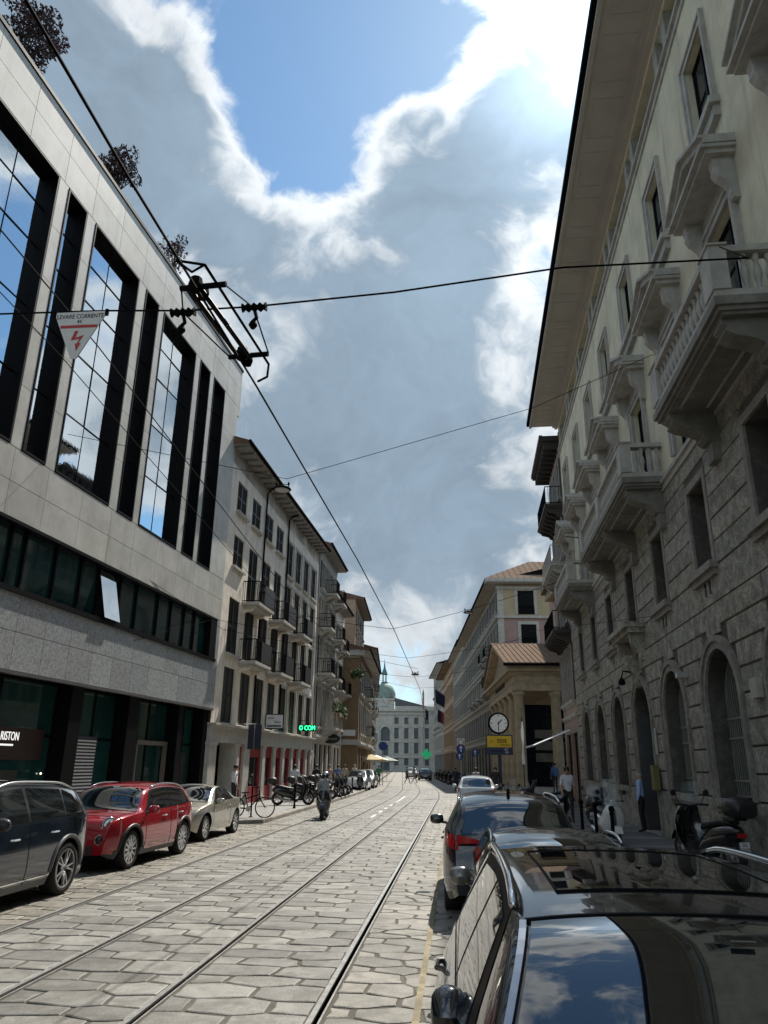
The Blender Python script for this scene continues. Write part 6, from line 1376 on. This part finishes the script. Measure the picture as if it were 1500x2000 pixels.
# parasols, flags, hanging plants
def parasol(label, p, m, r):
    t = thing('parasol', label, 'parasol', p); q = MB(); q.tube([(0,0,0),(0,0,2.6)], .03, 6); q.build('pole', M['alu'], t)
    q = MB(); n = 8; q.add([(r*math.cos(2*math.pi*k/n), r*math.sin(2*math.pi*k/n), 2.25) for k in range(n)]+[(r*math.cos(2*math.pi*k/n), r*math.sin(2*math.pi*k/n), 2.08) for k in range(n)]+[(0,0,2.75)], [(k,(k+1)%n,16) for k in range(n)]+[(k,(k+1)%n,(k+1)%n+n,k+n) for k in range(n)]); q.build('canopy', m, t)
yel = mat('cream_canvas', (.55,.44,.24), .85, .1, 3)
parasol('cream cafe parasol beyond the silver cars on the left', (-8.3,75.5,.1), yel, 1.5); parasol('pale awning parasol behind the cream one on the left', (-8.4,81,.1), M['white'], 1.4)
parasol('teal parasol furthest down the left side', (-8.6,96,.1), M['copper'], 1.5)
def flag(label, p, tilt, cols, L_=2.6):
    t = thing('flag', label, 'flag', p); q = MB(); q.tube([(0,0,0),(-L_*math.cos(tilt),0,L_*math.sin(tilt))], .04, 6); q.build('flagpole', M['alu'], t)
    n = 7; rr = random.Random(len(label)); f = 3
    for i, c in enumerate(cols):
        q = MB(); a, b = i/len(cols), (i+1)/len(cols); rows = []
        for k in range(n+1):
            v = k/n; rows.append([(-L_*math.cos(tilt)*(1-.62*u)+.25*math.sin(u*9+v*2)*v*.3, .12*math.sin(v*7+u*6), L_*math.sin(tilt)*(1-.62*u)-v*1.9*(1-.15*u)) for u in (a, (a+b)/2, b)])
        q.grid(rows); q.build('cloth', c, t)
nv = mat('navy_cloth', (.008,.012,.035), .85, .2, 3); rd = mat('red_cloth', (.30,.02,.03), .85, .2, 3); wh = mat('white_cloth', (.55,.55,.55), .85, .1, 3); gn = mat('green_cloth', (.02,.14,.06), .85, .2, 3)
fp = at_y(868,1385,104); flag('dark blue flag hanging over the right side of the street', (fp.x+.9,104,fp.z+1.2), R(35), [nv]); 
fp = at_y(866,1415,112); flag('white, blue and red flag below the dark blue one', (fp.x+.9,112,fp.z+1.0), R(35), [wh, nv, rd])
fp = at_y(842,1410,150); flag('blue flag on the far ornate palazzo', (fp.x+1.0,150,fp.z+1.0), R(35), [nv, wh])
def planter(label, p, n, spread, seed, m='green', size=.28):
    t = thing('balcony_plant', label, 'plant', p); q = MB(); q.box(-.2,.2,-spread,spread,-.25,0); q.build('trough', M['brown'], t)
    r = random.Random(seed); leaves('foliage', M[m], t, [(r.uniform(-.25,.3), r.uniform(-spread,spread), r.uniform(0,.45), .32) for _ in range(9)], n, size, seed)
planter('bright green palm-like plants on the stone balcony on the left', (-8.25,54.5,5.3), 420, 1.7, 3, size=.34)
planter('large dark bushy plant hanging on an upper balcony on the left', (-8.3,63.6,8.9), 900, .8, 4, size=.3)
planter('bushy plants on the first balcony of the yellow palazzo', (3.2,80.5,10.0), 700, 2.0, 8, size=.3)

# ------------------------------------------------------------------ overhead tram wires and lamps
def wire(label, pts, r=.012, name='overhead_wire', group=None, sag=0.0):
    q = MB(); P_ = []
    for (a, b) in zip(pts[:-1], pts[1:]):
        a, b = Vector(a), Vector(b); n = 10 if sag else 2
        for i in range(n if b is not Vector(pts[-1]) else n): v = a.lerp(b, i/n); v.z -= sag*4*(i/n)*(1-i/n); P_.append(v)
    P_.append(Vector(pts[-1])); q.tube(P_, r, 5)
    return q.build(name, M['iron'], None, label=label, cat='wire', group=group)
wire('thick black tram contact wire running down the street above the right track', [(-2.35,-6,5.8),(-2.2,4,5.8),(-2.08,7,5.8),(-1.9,14.2,5.8),(-1.82,22,5.8),(-1.92,41,5.8),(-3.1,78,5.8),(-6.5,125,5.8)], .0115, 'contact_wire')
wire('thinner tram wire above the left track, passing in front of the office windows', [(-4.35,-4,7.0),(-4.5,8,7.0),(-4.75,20,6.6),(-4.9,45,6.3),(-6,80,6.2)], .009, 'contact_wire')
wire('second thin wire above the left track near the office wall', [(-4.9,-4,6.9),(-5.0,8,6.9),(-5.3,20,6.5),(-5.3,45,6.2)], .007, 'contact_wire')
wire('near span wire crossing the street with the warning sign', [(-11.9,6.12,6.45),(-4.55,6.12,6.25),(-3.4,6.12,6.23),(-2.62,6.12,6.19),(-1.9,6.12,6.2),(-.52,6.12,6.29),(1.1,6.12,6.48),(2.89,6.3,6.62),(4.45,10.6,10.05)], .010, 'span_wire')
wire('span wire carrying the lamp in front of the cream house', [(-10.98,18.6,10.85),(-4.49,18.61,9.31),(2.24,18.61,11.22),(5.6,18.61,12.74)], .009, 'span_wire')
wire('lower stay wire hooked to the office granite band', [(-10.9,20.5,4.75),(-10.0,30.0,7.6),(-4.9,34,7.2)], .008, 'span_wire')
wire('stay wire hooked to the office wall under the tall windows', [(-10.85,21.3,8.2),(-9.9,31.0,7.35),(-1.8,37.0,6.4)], .008, 'span_wire')
for k, (Y, z0, zm, z1, l) in enumerate(((36,9.3,8.2,10.5,'span wire in the middle distance joining the contact wire'),(48,9.5,8.4,9.8,'upper far span wire over the street'),(58,9.2,8.3,9.4,'far span wire past the balconied house'),(72,10.5,8.8,9.5,'far span wire with the hanging lamp'),(95,10,8.6,10,'span wire furthest down the street'))):
    b_ = bend(Y); wire(l, [(-9.3+b_,Y,z0),(-3+b_,Y,zm),(5.2+b_*.9,Y,z1)], .011, 'span_wire', None, .12)
wire('feeder wire from the right palazzo to the far portico', [(5.4,21,5.9),(4.4,44,9.4),(.5,60,9.0)], .008, 'span_wire')
def insulator(label, p, q_, r=.05):
    t = thing('insulator', label, 'insulator', p); d = Vector(q_).normalized(); m = MB(); pts = [Vector((0,0,0))+d*(.03*i-.12) for i in range(9)]; m.tube(pts, [r*.5 if i % 2 else r for i in range(9)], 8); m.build('ribbed_body', M['iron'], t)
    m = MB(); m.tube([(0,0,-.02),(.03,0,-.12),(-.02,0,-.18)], .02, 5); m.lathe([(.02,-.24),(.045,-.2),(.02,-.15)], 8); m.build('clamp', M['iron'], t)
insulator('left ribbed insulator on the near span wire', (-2.62,6.12,6.17), (1,0,0)); insulator('right ribbed insulator on the near span wire', (-1.9,6.12,6.19), (1,0,0))
def section_break():
    t = thing('section_insulator', 'long black section insulator frame on the contact wire', 'insulator', (-2.13,5.95,5.83)); d = Vector((.075,1,0)).normalized(); n = Vector((1,-.075,0)); up = Vector((0,0,1))
    f = lambda a, b, c: tuple(d*a+n*b+up*c)
    q = MB(); q.tube([f(-1.05,.0,.0),f(-.9,.18,.05),f(.75,.20,.05),f(.95,.12,.02),f(1.0,0,0)], .013, 6); q.tube([f(-1.05,0,0),f(-.95,.10,-.05),f(-.9,.18,.05)], .012, 5); q.build('outer_runner', M['iron'], t)
    q = MB(); q.tube([f(-.62,.02,.04),f(.55,.06,.04)], .024, 8); q.tube([f(-.62,-.08,.04),f(.55,-.05,.04)], .024, 8); q.build('insulating_bars', M['bmetal'], t)
    for a in (-.62,.55): q = MB(); q.tube([f(a,-.16,.05),f(a,.26,.05)], .028, 6); q.lathe([(.05,-.05),(.07,0),(.05,.08)], 8, f(a,-.02,.06)); q.lathe([(.04,-.05),(.055,0),(.04,.08)], 8, f(a+.12,.0,.06)); q.build('clamp', M['iron'], t)
    q = MB(); q.tube([f(-.6,.24,.06),(.22,.17,.36)], .008, 5); q.tube([f(.55,.26,.06),(.23,.17,.33)], .008, 5); q.tube([f(-.6,-.16,.06),(-.49,.17,.34)], .008, 5); q.tube([f(.55,-.16,.06),(-.47,.17,.32)], .008, 5); q.build('hangers', M['iron'], t)
section_break()
sg = thing('warning_sign', 'white triangular warning sign with red bolt hanging on the near span wire', 'sign', (-3.675,6.11,6.22))
q = MB(); q.prism([(-.28,0),(.28,.0),(.025,-.53),(-.035,-.53)], -.006, .006, 1); pn = q.build('plate', M['white'], sg, fix=True)
text('lettering', 'LEVARE CORRENTE', .068, M['bmetal'], pn, (0,-.0075,-.055), (R(90),0,0), .001, sx=.82)
text('lettering', '45', .05, M['bmetal'], pn, (0,-.0075,-.115), (R(90),0,0), .001)
rdm = mat('sign_red', (.50,.03,.03), .5, .05, 4)
q = MB(); q.box(-.19,.19,-.010,-.0065,-.185,-.155); q.add([(x,-.009,z) for x, z in ((-.03,-.22),(.005,-.22),(-.015,-.30),(.07,-.27),(.025,-.36),(.05,-.36),(.01,-.45),(-.012,-.365),(.008,-.365),(.03,-.31),(-.06,-.33))], [tuple(range(11))]); q.build('red_bolt', rdm, pn)
for e in (-.27,.27): q = MB(); q.box(e-.015,e+.015,-.012,.012,-.05,.02); q.build('clip', M['iron'], sg)
def lamp(label, p, sc=1.0):
    t = thing('street_lamp', label, 'street lamp', p); t.scale = (sc,)*3
    q = MB(); q.lathe([(.0,.16),(.10,.15),(.14,.10),(.36,.04),(.40,-.02),(.37,-.05)], 18); q.build('shade', M['iron'], t, smooth=True)
    q = MB(); q.lathe([(.34,-.05),(.26,-.09),(.001,-.11)], 18); q.build('diffuser', mat('lamp_diffuser', (.5,.5,.46), .4, .1, 5), t, smooth=True)
    q = MB()
    for e in (-.26,.26): q.tube([(e,0,.02),(e*1.05,0,.2)], .03, 6); q.lathe([(.02,.14),(.05,.2),(.045,.27),(.01,.33)], 8, (e*1.05,0,0))
    q.tube([(-.27,0,.2),(.27,0,.2)], .018, 5); q.build('suspension', M['iron'], t)
lamp('hanging street lamp in front of the cream house eaves', (-4.6,18.61,9.02), .62)
lamp('hanging street lamp over the middle of the far street', (-2.9-.6,66,9.4), .9)
lp = at_y(915,1196,58); lamp('hanging street lamp against the yellow palazzo eaves', (lp.x,58,lp.z), 1.0)
an = thing('roof_antenna', 'thin television antenna on the cream house roof', 'antenna', (-10.6,34.4,16.5)); q = MB(); q.tube([(0,0,0),(0,0,2.6)], .018, 5); q.tube([(-.7,0,2.55),(.1,0,2.45)], .012, 4)
for k in range(5): q.tube([(-.65+k*.13,-.15,2.54-k*.015),(-.65+k*.13,.15,2.54-k*.015)], .006, 3)
q.tube([(-.2,0,1.5),(.35,0,1.6)], .012, 4); q.tube([(-.1,0,.9),(.3,0,.75)], .012, 4); q.build('mast', M['alu'], an)
for o in bpy.data.objects:
    for k in ('_s','_b'):
        if k in o: del o[k]
